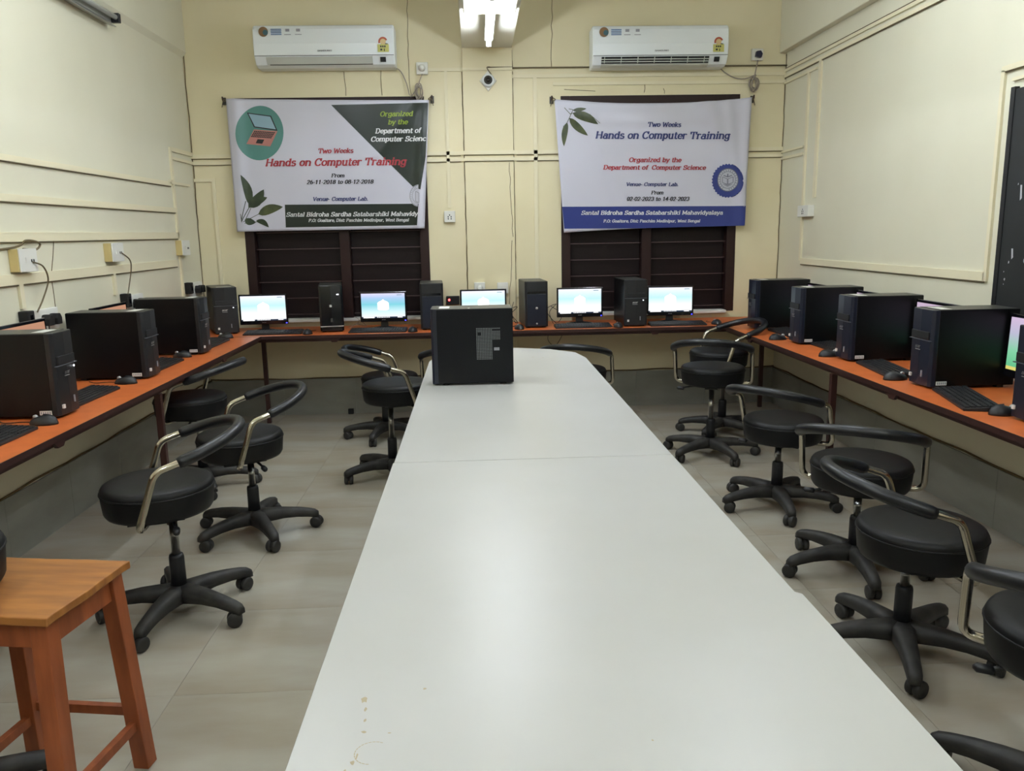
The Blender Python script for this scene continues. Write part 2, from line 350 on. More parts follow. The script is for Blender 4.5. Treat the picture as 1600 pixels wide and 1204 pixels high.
cap_b(-.205, -.18, 1.69, 2.745); cap_b(-2.085, -2.06, .75, 1.95); cap_b(-2.225, -2.085, 1.925, 1.95)
cap_l(YF, 6.2, 1.865, 1.895); cap_l(YF, 6.24, 1.675, 1.71); cap_l(YF, 6.26, 1.485, 1.53); cap_l(YF, 6.18, 1.28, 1.33)
cap_l(6.24, 6.27, .76, 2.15); cap_l(6.27, YB, 2.12, 2.15); cap_l(6.27, YB, 2.06, 2.08); cap_l(6.18, 6.24, 1.88, 1.91)
cap_l(4.04, 4.075, 1.16, 1.28); cap_l(5.08, 5.11, 1.15, 1.28); cap_l(6.27, 6.6, 1.88, 1.90)
cap_r(YF, YB, 2.715, 2.735); cap_r(YF, YB, 2.67, 2.69); cap_r(6.1, YB, 2.62, 2.635)
cap_r(6.23, 6.26, 1.23, 2.62); cap_r(6.02, 6.06, 1.70, 2.67); cap_r(6.28, YB, 2.085, 2.10); cap_r(6.28, YB, 2.03, 2.05)
cap_r(3.93, 6.23, 1.205, 1.25); cap_r(3.91, 3.935, 1.205, 2.2); cap_r(YF, 3.935, 2.195, 2.22); cap_r(YF, 3.85, 2.14, 2.155)
# a wire, dark tubes painting the shade below the cappings, cracks in plaster
def crack(pts, par, r=.0022, jit=.006, ax='b', m=crackm):
    P = []
    for i in range(len(pts)-1):
        a, c = Vector(pts[i]), Vector(pts[i+1]); n = max(2, int((c-a).length/.06))
        for k in range(n):
            p = a.lerp(c, k/n)
            if k: p += Vector((random.uniform(-jit, jit) if ax == 'b' else 0, random.uniform(-jit, jit) if ax != 'b' else 0, 0))
            P.append(p)
    P.append(Vector(pts[-1])); MB().tube(P, r, 5).obj('crack' if m is crackm else 'wire', m, par)  # wires, and the dark lines that paint shade along the cappings
y = YB-.001
crack([(-.47, y, 3.45), (-.48, y, 2.76), (-.47, y, 2.57)], wb); crack([(-.99, y, 2.75), (-.985, y, 2.57)], wb); crack([(-.70, y, 2.76), (-.70, y, 2.57)], wb)
crack([(.66, y, 3.45), (.65, y, 2.77)], wb); crack([(.335, y-.003, 2.9), (.34, y, 2.76)], wb, .003)
crack([(.337, y-.002, 2.74), (.337, y-.002, 1.1)], wb, .0035, .002); crack([(-.063, y-.002, 2.74), (-.065, y-.002, .9)], wb, .0035, .003)
crack([(.30, YB-.031, 2.04), (.31, YB-.031, 1.65), (.32, YB-.031, 1.45)], PIL, .002); crack([(.31, YB-.031, 1.42), (.28, YB-.031, .9)], PIL, .002)
crack([(XL+.004, y-.003, 3.4), (XL+.01, y-.003, 2.9), (XL+.004, y-.003, .9)], wb, .0035, .004)
crack([(XR-.004, y-.003, 2.85), (XR-.004, y-.003, .8)], wb, .003, .003)
crack([(.75, y, 2.60), (1.0, y, 2.585)], wb, .002); crack([(1.55, y, 2.60), (1.56, y, 2.56)], wb, .002); crack([(1.40, y, 2.63), (1.395, y, 2.57)], wb)
crack([(XL+.001, 4.44, 1.49), (XL+.001, 4.38, 1.33)], wl, ax='l'); crack([(XL+.001, 4.37, 1.28), (XL+.001, 4.37, 1.05)], wl, ax='l')
crack([(.335, y-.012, 2.765), (XR, y-.012, 2.765)], wb, .006, 0, m=wireshadem); crack([(.14, y-.04, 2.765), (.34, y-.034, 2.765)], PIL, .005, 0, m=wireshadem)
for z, y1 in ((1.862, 6.2), (1.671, 6.24), (1.481, 6.26), (1.276, 6.18)): crack([(XL+.008, YF+.1, z), (XL+.008, y1, z)], wl, .0035, 0, 'l', m=wireshadem)  # shade under the cappings drawn as thin dark tubes, from here down
for z, y1 in ((1.201, 6.23),): crack([(XR-.008, 3.93, z), (XR-.008, y1, z)], wr, .0045, 0, 'l', m=wireshadem)
for z in (2.742, 2.666): crack([(XR-.006, YF+.1, z), (XR-.006, YB-.01, z)], wr, .003, 0, 'l', m=wireshadem)
for z in (2.10, 2.052): crack([(XL, y-.008, z), (-.09, y-.008, z)], wb, .0025, 0, m=wireshadem); crack([(.36, y-.008, z), (XR, y-.008, z)], wb, .0025, 0, m=wireshadem); crack([(-.06, y-.038, z), (.335, y-.038, z)], PIL, .0025, 0, m=wireshadem)
crack([(XR-.008, YF+.1, 2.192), (XR-.008, 3.93, 2.192)], wr, .004, 0, 'l', m=wireshadem)
# windows: closed dark shutters behind iron bars
for n, (x0, x1, z0, z1) in enumerate(WN):
    w = struct(bpy.data.objects.new('window_%d' % (n+1), None)); COL.objects.link(w); w.location = ((x0+x1)/2, YB, z0)
    w['label'] = ('dark brown shuttered window behind the green and white banner', 'dark brown shuttered window behind the blue and white banner')[n]
    hw = (x1-x0)/2; H = z1-z0; mx = .055 if n == 0 else -.02
    def wp(name, m, *a, bevel=.003): return MB().box(*a).obj(name, m, w, bevel=bevel)
    wp('window_frame', frameW, -hw+.001, -hw+.075, -.004, .1, 0, H); wp('window_frame', frameW, hw-.075, hw-.001, -.004, .1, 0, H)
    wp('window_frame', frameW, -hw+.075, hw-.075, -.004, .1, H-.075, H); wp('mullion', frameW, mx-.04, mx+.04, -.002, .1, 0, H-.075)
    wp('window_sill', stickw, -hw+.075, hw-.075, -.05, .1, -.012, .012)
    for (a, c) in ((-hw+.078, mx-.043), (mx+.043, hw-.078)):
        nb = 12; ph = .134
        for i in range(nb): wp('plank', darkwood, a, c, .075+.004*(i % 2), .095, .046+i*ph+.002, .046+(i+1)*ph-.002)
        wp('plank', darkwood, a, c, .075, .095, .004, .044)
        for i in range(0, nb): MB().box(a, c, .035, .043, .043+i*ph, .050+i*ph).obj('bar', ironm, w)
# outside darkness behind the shutters is closed by boards of the wall itself
MB().box(WN[0][0], WN[0][1], YB+.11, YB+.25, WN[0][2], WN[0][3]).obj('shutter_backing', darkwood, wb)
MB().box(WN[1][0], WN[1][1], YB+.11, YB+.25, WN[1][2], WN[1][3]).obj('shutter_backing', darkwood, wb)
# blackboard painted in a frame on the right wall
bb = thing('blackboard', 'black wall board with white flecks at the right edge of the picture', 'blackboard', (XR, 2.6, 1.07))
MB().box(-.02, 0, -1.2, 1.22, 0, 1.03).obj('board', boardm, bb, bevel=.004)
MB().box(-.024, -.002, 1.205, 1.235, -.02, 1.04).obj('board_edge', blackpl, bb)
c = MB(); random.seed(3)
for k in range(46):
    yy, zz, r = random.uniform(.2, 1.17), random.uniform(.05, .98), random.choice((.003, .004, .006, .012)); n = 7
    c.add([(-.0212, yy+r*math.cos(2*pi*i/n)*random.uniform(.5, 1.2), zz+r*1.3*math.sin(2*pi*i/n)*random.uniform(.5, 1.2)) for i in range(n)], [tuple(range(n))])
for (yy, zz, l) in ((1.1, .52, .07), (1.12, .25, .05), (.98, .7, .05), (1.0, .35, .04)):
    c.add([(-.0213, yy, zz), (-.0213, yy-.012, zz+.01), (-.0213, yy-.006, zz+l), (-.0213, yy+.006, zz+l)], [(0, 1, 2, 3)])
link('chalk_fleck', c.mesh('chalk_fleck', chalk, False), bb)['kind'] = 'stuff'

# ------------------------------------------------------------------ lights
def area(parent, loc, sx, sy_, power, rot=(0, 0, 0), spread=pi):
    l = bpy.data.lights.new('lamp_light', 'AREA'); l.shape = 'RECTANGLE'; l.size = sx; l.size_y = sy_; l.energy = power; l.color = LC; l.spread = spread
    o = bpy.data.objects.new('lamp_light', l); COL.objects.link(o); o.parent = parent; o.location = loc; o.rotation_euler = rot
def lampmat(p): 
    m = mat('lit_tube_%d' % p, (233, 242, 255), .3, emit=p); return m
def tube_fixture(label, x, y, z, length=1.2, lit=True, power=0, rx=0):
    t = thing('tube_light', label, 'light', (x, y, z), group=None)
    MB().box(-.03, .03, -length/2, length/2, -.0, .038).obj('batten', swwhite if lit else batten, t, bevel=.004)
    MB().lathe([(.014, -length/2+.03), (.014, length/2-.03)], 14, 'y', (0, 0, -.028)).obj('tube', lampmat(power) if lit else tubeoff, t)
    for s in (-1, 1): MB().box(-.018, .018, s*(length/2-.015)-.015, s*(length/2-.015)+.015, -.045, 0).obj('end_cap', swwhite if lit else blackpl, t, bevel=.003)
    return t
tube_fixture('bright tube light hanging under the white beam nearest the back wall', .14, 5.5, 2.832, power=46)
pl = thing('light_panel', 'wide glowing light panel on the beam underside above the tube light', 'light', (.137, 4.98, 2.885))
MB().box(-.17, .17, -.6, .6, 0, .03).obj('panel_body', swwhite, pl, bevel=.004)
MB().box(-.162, .162, -.592, .592, -.006, .0).obj('diffuser', panelm, pl)
area(pl, (0, 0, -.02), .3, 1.1, 8)
for k, yy in enumerate((1.9, -1.2)):
    tube_fixture(('lit tube light under the beam above the white table', 'lit tube light under the beam behind the viewer')[k], (.14), yy, 2.877, power=(38, 60)[k])
for k, (xx, yy, pw, lab) in enumerate(((XL+.4, .0, 115, 'added unseen fill tube near the ceiling behind the viewer at left'), (XR-.4, .0, 115, 'added unseen fill tube near the ceiling behind the viewer at right'), (XR-1.15, 3.7, 100, 'added unseen fill tube near the ceiling over the right chairs'), (XL+1.15, 3.7, 100, 'added unseen fill tube near the ceiling over the left chairs'))):  # fill tubes added out of view to brighten the walls
    tube_fixture(lab, xx, yy, 3.25, power=pw)
tl_ = thing('tube_light', 'unlit grey tube light fixed high on the left wall', 'light', (XL+.03, 4.82, 2.80))
MB().box(-.03, .0, -.6, .6, 0, .05).obj('batten', batten, tl_, bevel=.004)
MB().lathe([(.016, -.58), (.016, .58)], 14, 'y', (.028, 0, .03)).obj('tube', tubeoff, tl_)
MB().prism([(-.03, -.01), (.03, -.03), (.034, -.026), (-.026, 0)], -.56, .56, 1).obj('reflector', batten, tl_)
for s in (-1, 1): MB().box(0, .05, s*.585-.015, s*.585+.015, .0, .055).obj('end_cap', blackpl, tl_, bevel=.003)

# ------------------------------------------------------------------ desks
def steel_leg(par, x, y, h=.72): MB().box(x-.016, x+.016, y-.016, y+.016, 0, h).obj('leg', legm, par, bevel=.002)
DT = .75
def desk(label, loc, L, D, rz, legs, brackets, x0=0):
    """long desk: local x along the wall from x0 to L, local y 0 (front) .. D (wall)"""
    t = thing('computer_desk', label, 'desk', loc, rz, 'orange desks along the three walls')
    MB().box(x0, L, .004, D, -.02+DT, DT).obj('tabletop', orange, t)
    MB().box(x0, L, 0, .004, DT-.024, DT+.0005).obj('edge_band', edgeb, t)
    MB().box(x0, L, .035, .065, DT-.05, DT-.02).obj('front_rail', legm, t); MB().box(x0, L, D-.06, D-.03, DT-.05, DT-.02).obj('back_rail', legm, t)
    for (a, c) in legs: steel_leg(t, a, c, DT-.05)
    for a in brackets: MB().prism([(-.05, 0), (.05, 0), (.02, -.035), (-.02, -.035)], .012, .034, 1).obj('bracket', legm, t, (a, 0, DT-.02))
    return t
DY = 6.08
desk('long orange desk along the back wall under the banners', (XL+.002, DY, 0), XR-XL-.004, YB-.034-DY, 0, [(.53, .36), (2.3, .55), (4.6, .46)], [1.15, 2.4, 3.6])
# left: local x -> -Y , front faces +X
desk('orange desk along the left wall with three black towers', (-1.62, DY-.002, 0), DY+.6, -XL-1.62-.002, R(-90)+pi, [], []) if False else None
def desk_side(label, side, brackets, legs):
    t = thing('computer_desk', label, 'desk', (0, 0, 0), 0, 'orange desks along the three walls')
    xf = -1.62 if side == 'l' else 1.90; xw = XL+.003 if side == 'l' else XR-.003; s = -1 if side == 'l' else 1
    y0, y1 = -.6, DY-.002
    X = lambda a, c: (min(a, c), max(a, c))
    MB().box(*X(xf+s*.004, xw), y0, y1, DT-.02, DT).obj('tabletop', orange, t)
    MB().box(*X(xf, xf+s*.004), y0, y1, DT-.024, DT+.0005).obj('edge_band', edgeb, t)
    MB().box(*X(xf+s*.02, xf+s*.045), y0, y1, DT-.045, DT-.02).obj('front_rail', legm, t)
    MB().box(*X(xw-s*.03, xw-s*.06), y0, y1, DT-.045, DT-.02).obj('back_rail', legm, t)
    for (a, c) in legs: steel_leg(t, a, c, DT-.045)
    for c in brackets: MB().prism([(c-.05, DT-.02), (c+.05, DT-.02), (c+.02, DT-.05), (c-.02, DT-.05)], *X(xf+s*.003, xf+s*.018), axis=0).obj('bracket', legm, t)
    return t
desk_side('long orange desk along the left wall', 'l', [3.1, 5.2], [(-1.645, 4.13), (-1.645, 1.9), (-1.645, -.4)])
desk_side('long orange desk along the right wall', 'r', [3.55, 5.5], [(1.925, 4.2), (1.925, 1.7), (1.925, -.4)])

# ------------------------------------------------------------------ white tables
def white_table(label, poly, y0, y1, legs):
    t = thing('meeting_table', label, 'table', (0, 0, 0), 0, 'white tables pushed together down the middle')
    MB().prism(poly, .74, .76).obj('tabletop', whitetop, t, bevel=.0015)
    c = [sum(p[0] for p in poly)/len(poly), sum(p[1] for p in poly)/len(poly)]
    MB().prism([(c[0]+(p[0]-c[0])*1.001, c[1]+(p[1]-c[1])*1.001) for p in poly], .735, .7575).obj('edge_band', legm, t)
    MB().box(-.2, .55, y0+.1, y0+.13, .68, .735).obj('apron', legm, t); MB().box(-.2, .55, y1-.13, y1-.1, .68, .735).obj('apron', legm, t)
    for (a, c2) in legs: MB().box(a-.02, a+.02, c2-.02, c2+.02, 0, .735).obj('leg', legm, t, bevel=.002)
    return t
TA = white_table('near white table filling the bottom of the picture', [(-.282, .45), (.645, .45), (.645, 1.49), (.633, 1.50), (.633, 2.528), (-.282, 2.528)], .45, 2.528, [(-.18, .6), (.53, .6), (-.18, 2.4), (.53, 2.4)])
white_table('far white table with rounded end carrying a black tower', [(-.279, 2.532), (.632, 2.532), (.635, 4.62), (.60, 4.84), (.46, 5.0), (.26, 5.09), (.05, 5.09), (-.12, 5.0), (-.24, 4.84), (-.279, 4.62)], 2.53, 4.9, [(-.18, 2.66), (.53, 2.66), (-.16, 4.6), (.5, 4.6)])
# dried stains on the near table top
random.seed(11); b = MB()
def blotch(cx, cy_, rx, ry, n=9, z=.7603): b.add([(cx+rx*math.cos(2*pi*i/n)*random.uniform(.5, 1.15), cy_+ry*math.sin(2*pi*i/n)*random.uniform(.5, 1.15), z) for i in range(n)], [tuple(range(n))])
for (u, v, a, c) in ((-.195, 1.175, .006, .010), (-.189, 1.15, .003, .008), (-.186, 1.12, .002, .006), (-.184, 1.09, .004, .005), (-.19, 1.02, .004, .006), (-.186, 1.035, .002, .008), (-.198, 1.0, .003, .006), (-.145, 1.085, .003, .002), (-.10, 1.2, .004, .003), (.24, 1.04, .002, .002), (.33, 4.69, .012, .003), (.385, 4.66, .009, .003)): blotch(u, v, a, c)
n = 16
for i in range(n):
    a0, a1 = R(60+i*13), R(60+(i+.8)*13); r = .026
    b.add([(-.165+r*math.cos(a0), 1.04+r*math.sin(a0), .7603), (-.165+r*math.cos(a1), 1.04+r*math.sin(a1), .7603), (-.165+(r-.0014)*math.cos(a1), 1.04+(r-.0014)*math.sin(a1), .7603), (-.165+(r-.0014)*math.cos(a0), 1.04+(r-.0014)*math.sin(a0), .7603)], [(0, 1, 2, 3)])
link('dried_stain', b.mesh('dried_stain', stainm, False), TA)

# ------------------------------------------------------------------ stool-chairs
CW, CSB, CDB, CS1, CDC, CBS, CBOT, CSP, CR_, COF = .248, -.032, .093, .031, .195, -.105, -.124, .07, .207, -.041
def zc(s): return CDB+(CDC-CDB)*(s-CSB)/(CS1+CW-CSB)
ring = [(CSB, -CW, CDB)]+[(CS1+CW*math.cos(R(a)), CW*math.sin(R(a)), zc(CS1+CW*math.cos(R(a)))) for a in range(-90, 91, 9)]+[(CSB, CW, CDB)]
path = fillet([(-.075, -.13, CBOT), (CBS, -CW, CBOT), ring[0]], .05, 5)[:-1]+ring[:1]
path = fillet([(-.075, -.12, CBOT), (CBS, -CW, CBOT), (CSB, -CW, CDB)]+[(CS1, -CW, zc(CS1))], .045, 6)
path2 = [(p[0], -p[1], p[2]) for p in path][::-1]
arm_me = MB().tube(path+[Vector(p) for p in ring[2:-2]]+[Vector(p) for p in path2], .0138, 10).mesh('arm_frame', chrome)
padp = [(CSP, -CW*1.0, zc(CSP))]; padp = []
full = [Vector((CSP-.02, -CW+.002, zc(CSP-.02)))]+[Vector(p) for p in ring if p[0] > CSP+.02]+[Vector((CSP-.02, CW-.002, zc(CSP-.02)))]
pp = spline(full, 3); pad_me = MB().tube(pp, [.019]+[.0225]*(len(pp)-2)+[.019], 12).mesh('arm_pad', foam)
r = CR_
seat_me = MB().lathe([(.01, -.124), (r*.84, -.124), (r*.93, -.119), (r*.968, -.106), (r*.985, -.07), (r, -.034), (r*.995, -.018), (r*.965, -.007), (r*.91, -.001), (r*.7, .003), (r*.3, .006), (.004, .0065)], 40).mesh('seat', leather)
pipe_me = MB().tube([(r*1.0*math.cos(2*pi*i/40), r*1.0*math.sin(2*pi*i/40), -.03) for i in range(41)], .0035, 6).mesh('piping', leather)
plate_me = MB().box(-.15, .05, -.13, .13, -.135, -.120).box(-.04, .04, -.04, .04, -.150, -.13).mesh('seat_plate', blackpl)
lever_me = MB().tube(fillet([(0, -.03, -.135), (.01, -.13, -.138), (.02, -.19, -.15)], .03), .006, 8).lathe([(.004, -.225), (.013, -.215), (.013, -.18), (.006, -.175)], 10, 'y', (.02, 0, -.152)).mesh('lever', blackpl)
pist_me = MB().lathe([(.0165, 0), (.0165, 1)], 16).mesh('gas_piston', mat('satin_chrome', (190, 188, 182), .32, metal=1))
slv_me = MB().lathe([(.030, .10), (.029, .24), (.026, .252), (.014, .254)], 18).mesh('column_sleeve', blackpl)
b = MB(); b.lathe([(.036, .06), (.05, .07), (.05, .105), (.038, .122), (.03, .126)], 20)
for k in range(5):
    a = 2*pi*k/5; ca, sa = math.cos(a), math.sin(a); secs = []
    for (s, w, zt, zb) in ((.02, .040, .126, .058), (.07, .036, .125, .066), (.14, .030, .122, .072), (.21, .026, .113, .070), (.27, .0235, .101, .062), (.30, .022, .092, .054), (.316, .016, .080, .052)):
        secs.append([(s, -w, zb), (s, -w*.95, zt-.010), (s, -w*.45, zt), (s, w*.45, zt), (s, w*.95, zt-.010), (s, w, zb)])
    vs = [(p[0]*ca-p[1]*sa, p[0]*sa+p[1]*ca, p[2]) for sc_ in secs for p in sc_]; fs = []
    for i in range(len(secs)-1):
        for j in range(6): fs.append((i*6+j, i*6+(j+1) % 6, (i+1)*6+(j+1) % 6, (i+1)*6+j))
    fs.append(tuple(range(6))); fs.append(tuple(range((len(secs)-1)*6, len(secs)*6))); b.add(vs, fs, True)
base_me = b.mesh('star_base', basem)
def caster_mesh():
    b = MB()
    for s in (-1, 1): b.lathe([(.008, -.011), (.026, -.011), (.029, -.007), (.029, .007), (.026, .011), (.010, .011)], 18, 'y', (.012, s*.0145, .029))
    b.prism([(.012+.022*math.cos(R(a)), .030+.022*math.sin(R(a))) for a in range(-10, 191, 20)], -.006, .006, 1)
    b.lathe([(.008, .03), (.008, .062)], 10); return b.mesh('caster', basem)
cast_me = caster_mesh()
def chair(label, x, y, zs, ang, base=0):
    t = thing('office_stool', label, 'chair', (x, y, 0), R(ang), 'black swivel stools with curved armrests')
    bs = link('star_base', base_me, t, (0, 0, 0), (0, 0, R(base-ang)))
    for k in range(5):
        a = 2*pi*k/5; link('caster', cast_me, bs, (.292*math.cos(a), .292*math.sin(a), 0), (0, 0, random.uniform(0, 6.28)))
    link('column_sleeve', slv_me, t); link('gas_piston', pist_me, t, (0, 0, .25), scale=(1, 1, zs-.148-.25+.005))
    link('seat_plate', plate_me, t, (0, 0, zs)); link('lever', lever_me, t, (0, 0, zs))
    s = link('seat', seat_me, t, (COF, 0, zs)); link('piping', pipe_me, s)
    link('arm_frame', arm_me, t, (0, 0, zs)); link('arm_pad', pad_me, t, (0, 0, zs))
    return t
random.seed(5)
chair('black swivel stool nearest the wooden stool, armrest ring opening to the left', -1.221, 3.083, .566, 18.6, -26)
chair('black swivel stool second along the left desk, wide armrest loop towards the table', -1.153, 3.955, .540, 28.1, 14)
chair('black swivel stool pushed under the left desk behind a dark leg', -1.676, 4.773, .571, -6.5, 10)
chair('black swivel stool beside the left edge of the white table, near the black tower', -.541, 4.859, .602, 200, -8)
chair('lower black swivel stool behind the one at the table edge, by the back desk', -.69, 5.87, .48, 178, 40)
chair('black swivel stool almost hidden behind the tower on the white table', -.15, 5.64, .519, -90, 66)
chair('black swivel stool behind the far right corner of the white table', .72, 5.72, .51, -107, 0)
chair('black swivel stool in the far right corner, armrest touching the right desk', 1.79, 5.70, .628, 8, -58)
chair('black swivel stool second from the far right corner, straight armrest seen from behind', 1.534, 5.122, .604, -112, -3)
chair('black swivel stool in front of the right desk leg, third from the back', 1.599, 4.097, .49, -137, -24)
chair('black swivel stool right of the table with both chrome arm ends showing', 1.629, 3.25, .499, -121, -28)
chair('large black swivel stool at right with armrest pointing to the table', 1.471, 2.562, .484, 178, 34)
chair('black swivel stool cut off by the right edge of the picture', 1.46, 1.75, .519, -120, 132)
chair('black swivel stool cut off by the left edge beside the wooden stool', -1.45, 1.92, .76, 180, 30)

# ------------------------------------------------------------------ wooden stool
ws = thing('wooden_stool', 'worn orange-brown wooden stool with four splayed legs at lower left', 'stool', (-1.176, 1.985, 0), R(-9))
b = MB(); random.seed(2); ed = []
hx, hy = .185, .17
for (ax, ay, bx, by) in ((-hx, -hy, hx, -hy), (hx, -hy, hx, hy), (hx, hy, -hx, hy), (-hx, hy, -hx, -hy)):
    for i in range(12):
        t = i/12; j = random.uniform(-.0035, .0015) if i else 0
        n = (1 if bx == ax and ax > 0 else (-1 if bx == ax else 0), 1 if by == ay and ay > 0 else (-1 if by == ay else 0))
        ed.append((ax+(bx-ax)*t+n[0]*j, ay+(by-ay)*t+n[1]*j))
b.prism(ed, .60, .622).obj('seat', stooltop, ws, bevel=.003)
for sx in (-1, 1):
    for sy_ in (-1, 1):
        tx, ty, fx, fy = sx*.145, sy_*.13, sx*.165, sy_*.165; w = .0225
        MB().add([(fx-w, fy-w, 0), (fx+w, fy-w, 0), (fx+w, fy+w, 0), (fx-w, fy+w, 0), (tx-w, ty-w, .60), (tx+w, ty-w, .60), (tx+w, ty+w, .60), (tx-w, ty+w, .60)],
                 [(0, 3, 2, 1), (4, 5, 6, 7), (0, 1, 5, 4), (1, 2, 6, 5), (2, 3, 7, 6), (3, 0, 4, 7)]).obj('leg', stoolw, ws, bevel=.002)
for sy_ in (-1, 1): MB().box(-.13, .13, sy_*.132-.01, sy_*.132+.01, .53, .60).obj('apron', stoolw, ws, bevel=.001)
for sx in (-1, 1): MB().box(sx*.148-.01, sx*.148+.01, -.115, .115, .53, .60).obj('apron', stoolw, ws, bevel=.001)
for sy_ in (-1, 1): MB().box(-.15, .15, sy_*.155-.01, sy_*.155+.01, .165, .192).obj('stretcher', stoolw, ws, bevel=.001)
for sx in (-1, 1): MB().box(sx*.16-.01, sx*.16+.01, -.14, .14, .125, .152).obj('stretcher', stoolw, ws, bevel=.001)

# ------------------------------------------------------------------ computer towers (local front faces -y)
TW, TD, TH = .18, .40, .36
case_me = MB().box(-TW/2, TW/2, .03, TD, .012, TH).mesh('case', blackcase)
top_me = MB().box(-TW/2+.004, TW/2-.004, .034, TD-.004, TH, TH+.0015).mesh('top_panel', greytop)
def front_mesh():
    b = MB(); prof = [(-TW/2, .032), (-TW/2, .012), (-TW/2+.014, .002), (0, -.003), (TW/2-.014, .002), (TW/2, .012), (TW/2, .032)]
    b.prism(prof, .010, TH); return b
front_me = front_mesh().mesh('front_panel', bezelb); frontg_me = front_mesh().mesh('front_panel', blackglos); frontp_me = front_mesh().mesh('front_panel', blackpl)
foot_me = MB().box(-.078, -.048, .05, .08, 0, .012).box(.048, .078, .05, .08, 0, .012).box(-.078, -.048, .33, .36, 0, .012).box(.048, .078, .33, .36, 0, .012).mesh('rubber_foot', rubber)
TG = 'black computer towers on the desks'
def tower(label, loc, rz, kind='a', sticker=0, led=True, topsticker=True):
    t = thing('computer_tower', label, 'computer', loc, rz, TG)
    link('case', case_me, t, bevel=.004)
    link('top_panel', top_me, t)
    f = link('front_panel', {'a': front_me if sticker > 0 else frontp_me, 'g': frontg_me, 'p': frontp_me}[kind], t, bevel=.003)
    link('rubber_foot', foot_me, t)
    if kind == 'a':
        MB().box(-.086, .086, -.0055, .004, .218, .2215).obj('drive_line', mat('dim_line', (84, 88, 96), .4), f); MB().box(-.07, .07, -.006, .004, .225, .26).obj('drive_door', blackpl, f, bevel=.002)
        flat_text('lettering', 'acer', -.03, .012, .182, .014, -.0068, silver, f, .25, 2.0)
        MB().box(-.028, .01, -.0065, -.004, .172, .1745).obj('logo_line', silver, f)
        if led: MB().lathe([(.002, -.008), (.004, -.007), (.004, -.004)], 10, 'y', (.055, 0, .205)).obj('power_lamp', whiteled, f)
        MB().box(-.068, -.054, -.0065, .004, .04, .056).obj('badge', stickw, f)
        MB().box(.030, .035, -.0065, .004, .05, .08).obj('port_strip', P_grey, f)
    elif kind == 'g':
        MB().box(-.088, .088, -.0065, .004, .044, .050).obj('silver_line', silver, f); MB().box(-.012, .006, -.007, .004, .195, .213).obj('emblem', silver, f)
        MB().box(.045, .062, -.007, .004, .288, .294).obj('power_lamp', whiteled, f); MB().box(-.008, .008, -.007, .004, .08, .11).obj('port_strip', greytop, f)
    elif kind == 'p':
        MB().box(-.07, .07, -.006, .004, .27, .285).obj('drive_door', blackglos, f); MB().lathe([(.004, -.008), (.01, -.007), (.01, -.003)], 14, 'y', (.0, 0, .155)).obj('power_button', silver, f)
        MB().lathe([(.004, -.008), (.007, -.007), (.007, -.003)], 12, 'y', (.0, 0, .035)).obj('emblem', silver, f)
        MB().box(-.074, .074, -.0055, .004, .02, .262).obj('front_inlay', bezelb, f, bevel=.002)
    if sticker:
        s = MB().box(-TW/2-.0012, -TW/2, .035, .085, .018, .036).obj('asset_sticker', stickw, t) if sticker < 0 else MB().box(TW/2, TW/2+.0012, .035, .085, .018, .036).obj('asset_sticker', stickw, t)
        x = -TW/2-.0018 if sticker < 0 else TW/2+.0012
        c = MB()
        for k in range(5): c.box(x, x+.0006, .040+k*.009, .045+k*.009, .022, .032)
        c.obj('sticker_print', P_grey, s)
    if topsticker: MB().box(-.05, .06, .05, .10, TH+.0015, TH+.0022).obj('top_sticker', swwhite, t)
    return t
L90, RM90 = R(90), R(-90)
for k, (yy, lab) in enumerate(((3.38, 'black tower nearest on the left desk, cut off by the left edge'), (4.31, 'middle black tower on the left desk'), (5.19, 'farthest black tower on the left desk'))):
    tower(lab, (-1.755, yy+.09, DT), L90, 'a', -1, led=(k == 0))
for k, (yy, lab) in enumerate(((5.80, 'black tower at the far right corner of the desks'), (4.98, 'second black tower from the far corner on the right desk'), (4.29, 'third black tower from the far corner on the right desk'), (3.50, 'fourth black tower on the right desk with green glow on its side'), (2.76, 'black tower cut off by the right edge'))):
    tower(lab, (2.045, yy+.09, DT), RM90, 'a', 1, led=False)
tower('black tower with silver lettering at the left end of the back desk', (-1.92, 6.27, DT), R(24), 'a', 0)
tower('glossy black tower with a silver line at its foot, under the left banner', (-1.115, 6.25, DT), R(9), 'g', 0, topsticker=False)
tower('plain black tower behind the tower on the white table', (-.34, 6.24, DT), R(3), 'p', 0, topsticker=False)
tower('black tower with round button between the right banner and the middle screen', (.47, 6.22, DT), R(4), 'p', 0, topsticker=False)
tower('black tower under the right banner with silver lettering', (1.235, 6.16, DT), R(2), 'a', 0, topsticker=False)
# tower on the white table, side panel towards the camera, front to the left
t = thing('computer_tower', 'black tower standing alone on the white table with perforated side vent', 'computer', (-.22, 3.945, .76), RM90, TG)
MB().box(-.095, .095, .028, .395, .010, .37).obj('case', mat('satin_black_side', (7, 9, 15), .5, spec=.25), t, bevel=.003)
MB().box(-.093, .093, .03, .39, .37, .3715).obj('top_panel', greytop, t)
f = MB().prism([(-.095, .03), (-.095, .01), (-.085, 0), (.085, 0), (.095, .01), (.095, .03)], .008, .372).obj('front_panel', bezelb, t, bevel=.002)
MB().box(-.07, .07, -.003, .001, .27, .31).obj('drive_door', blackglos, f, bevel=.001)
MB().box(-.075, -.045, .05, .08, 0, .01).box(.045, .075, .05, .08, 0, .01).box(-.075, -.045, .33, .36, 0, .01).box(.045, .075, .33, .36, 0, .01).obj('rubber_foot', rubber, t)
vent = MB(); dot = mat('vent_dot', (118, 124, 126), .5)
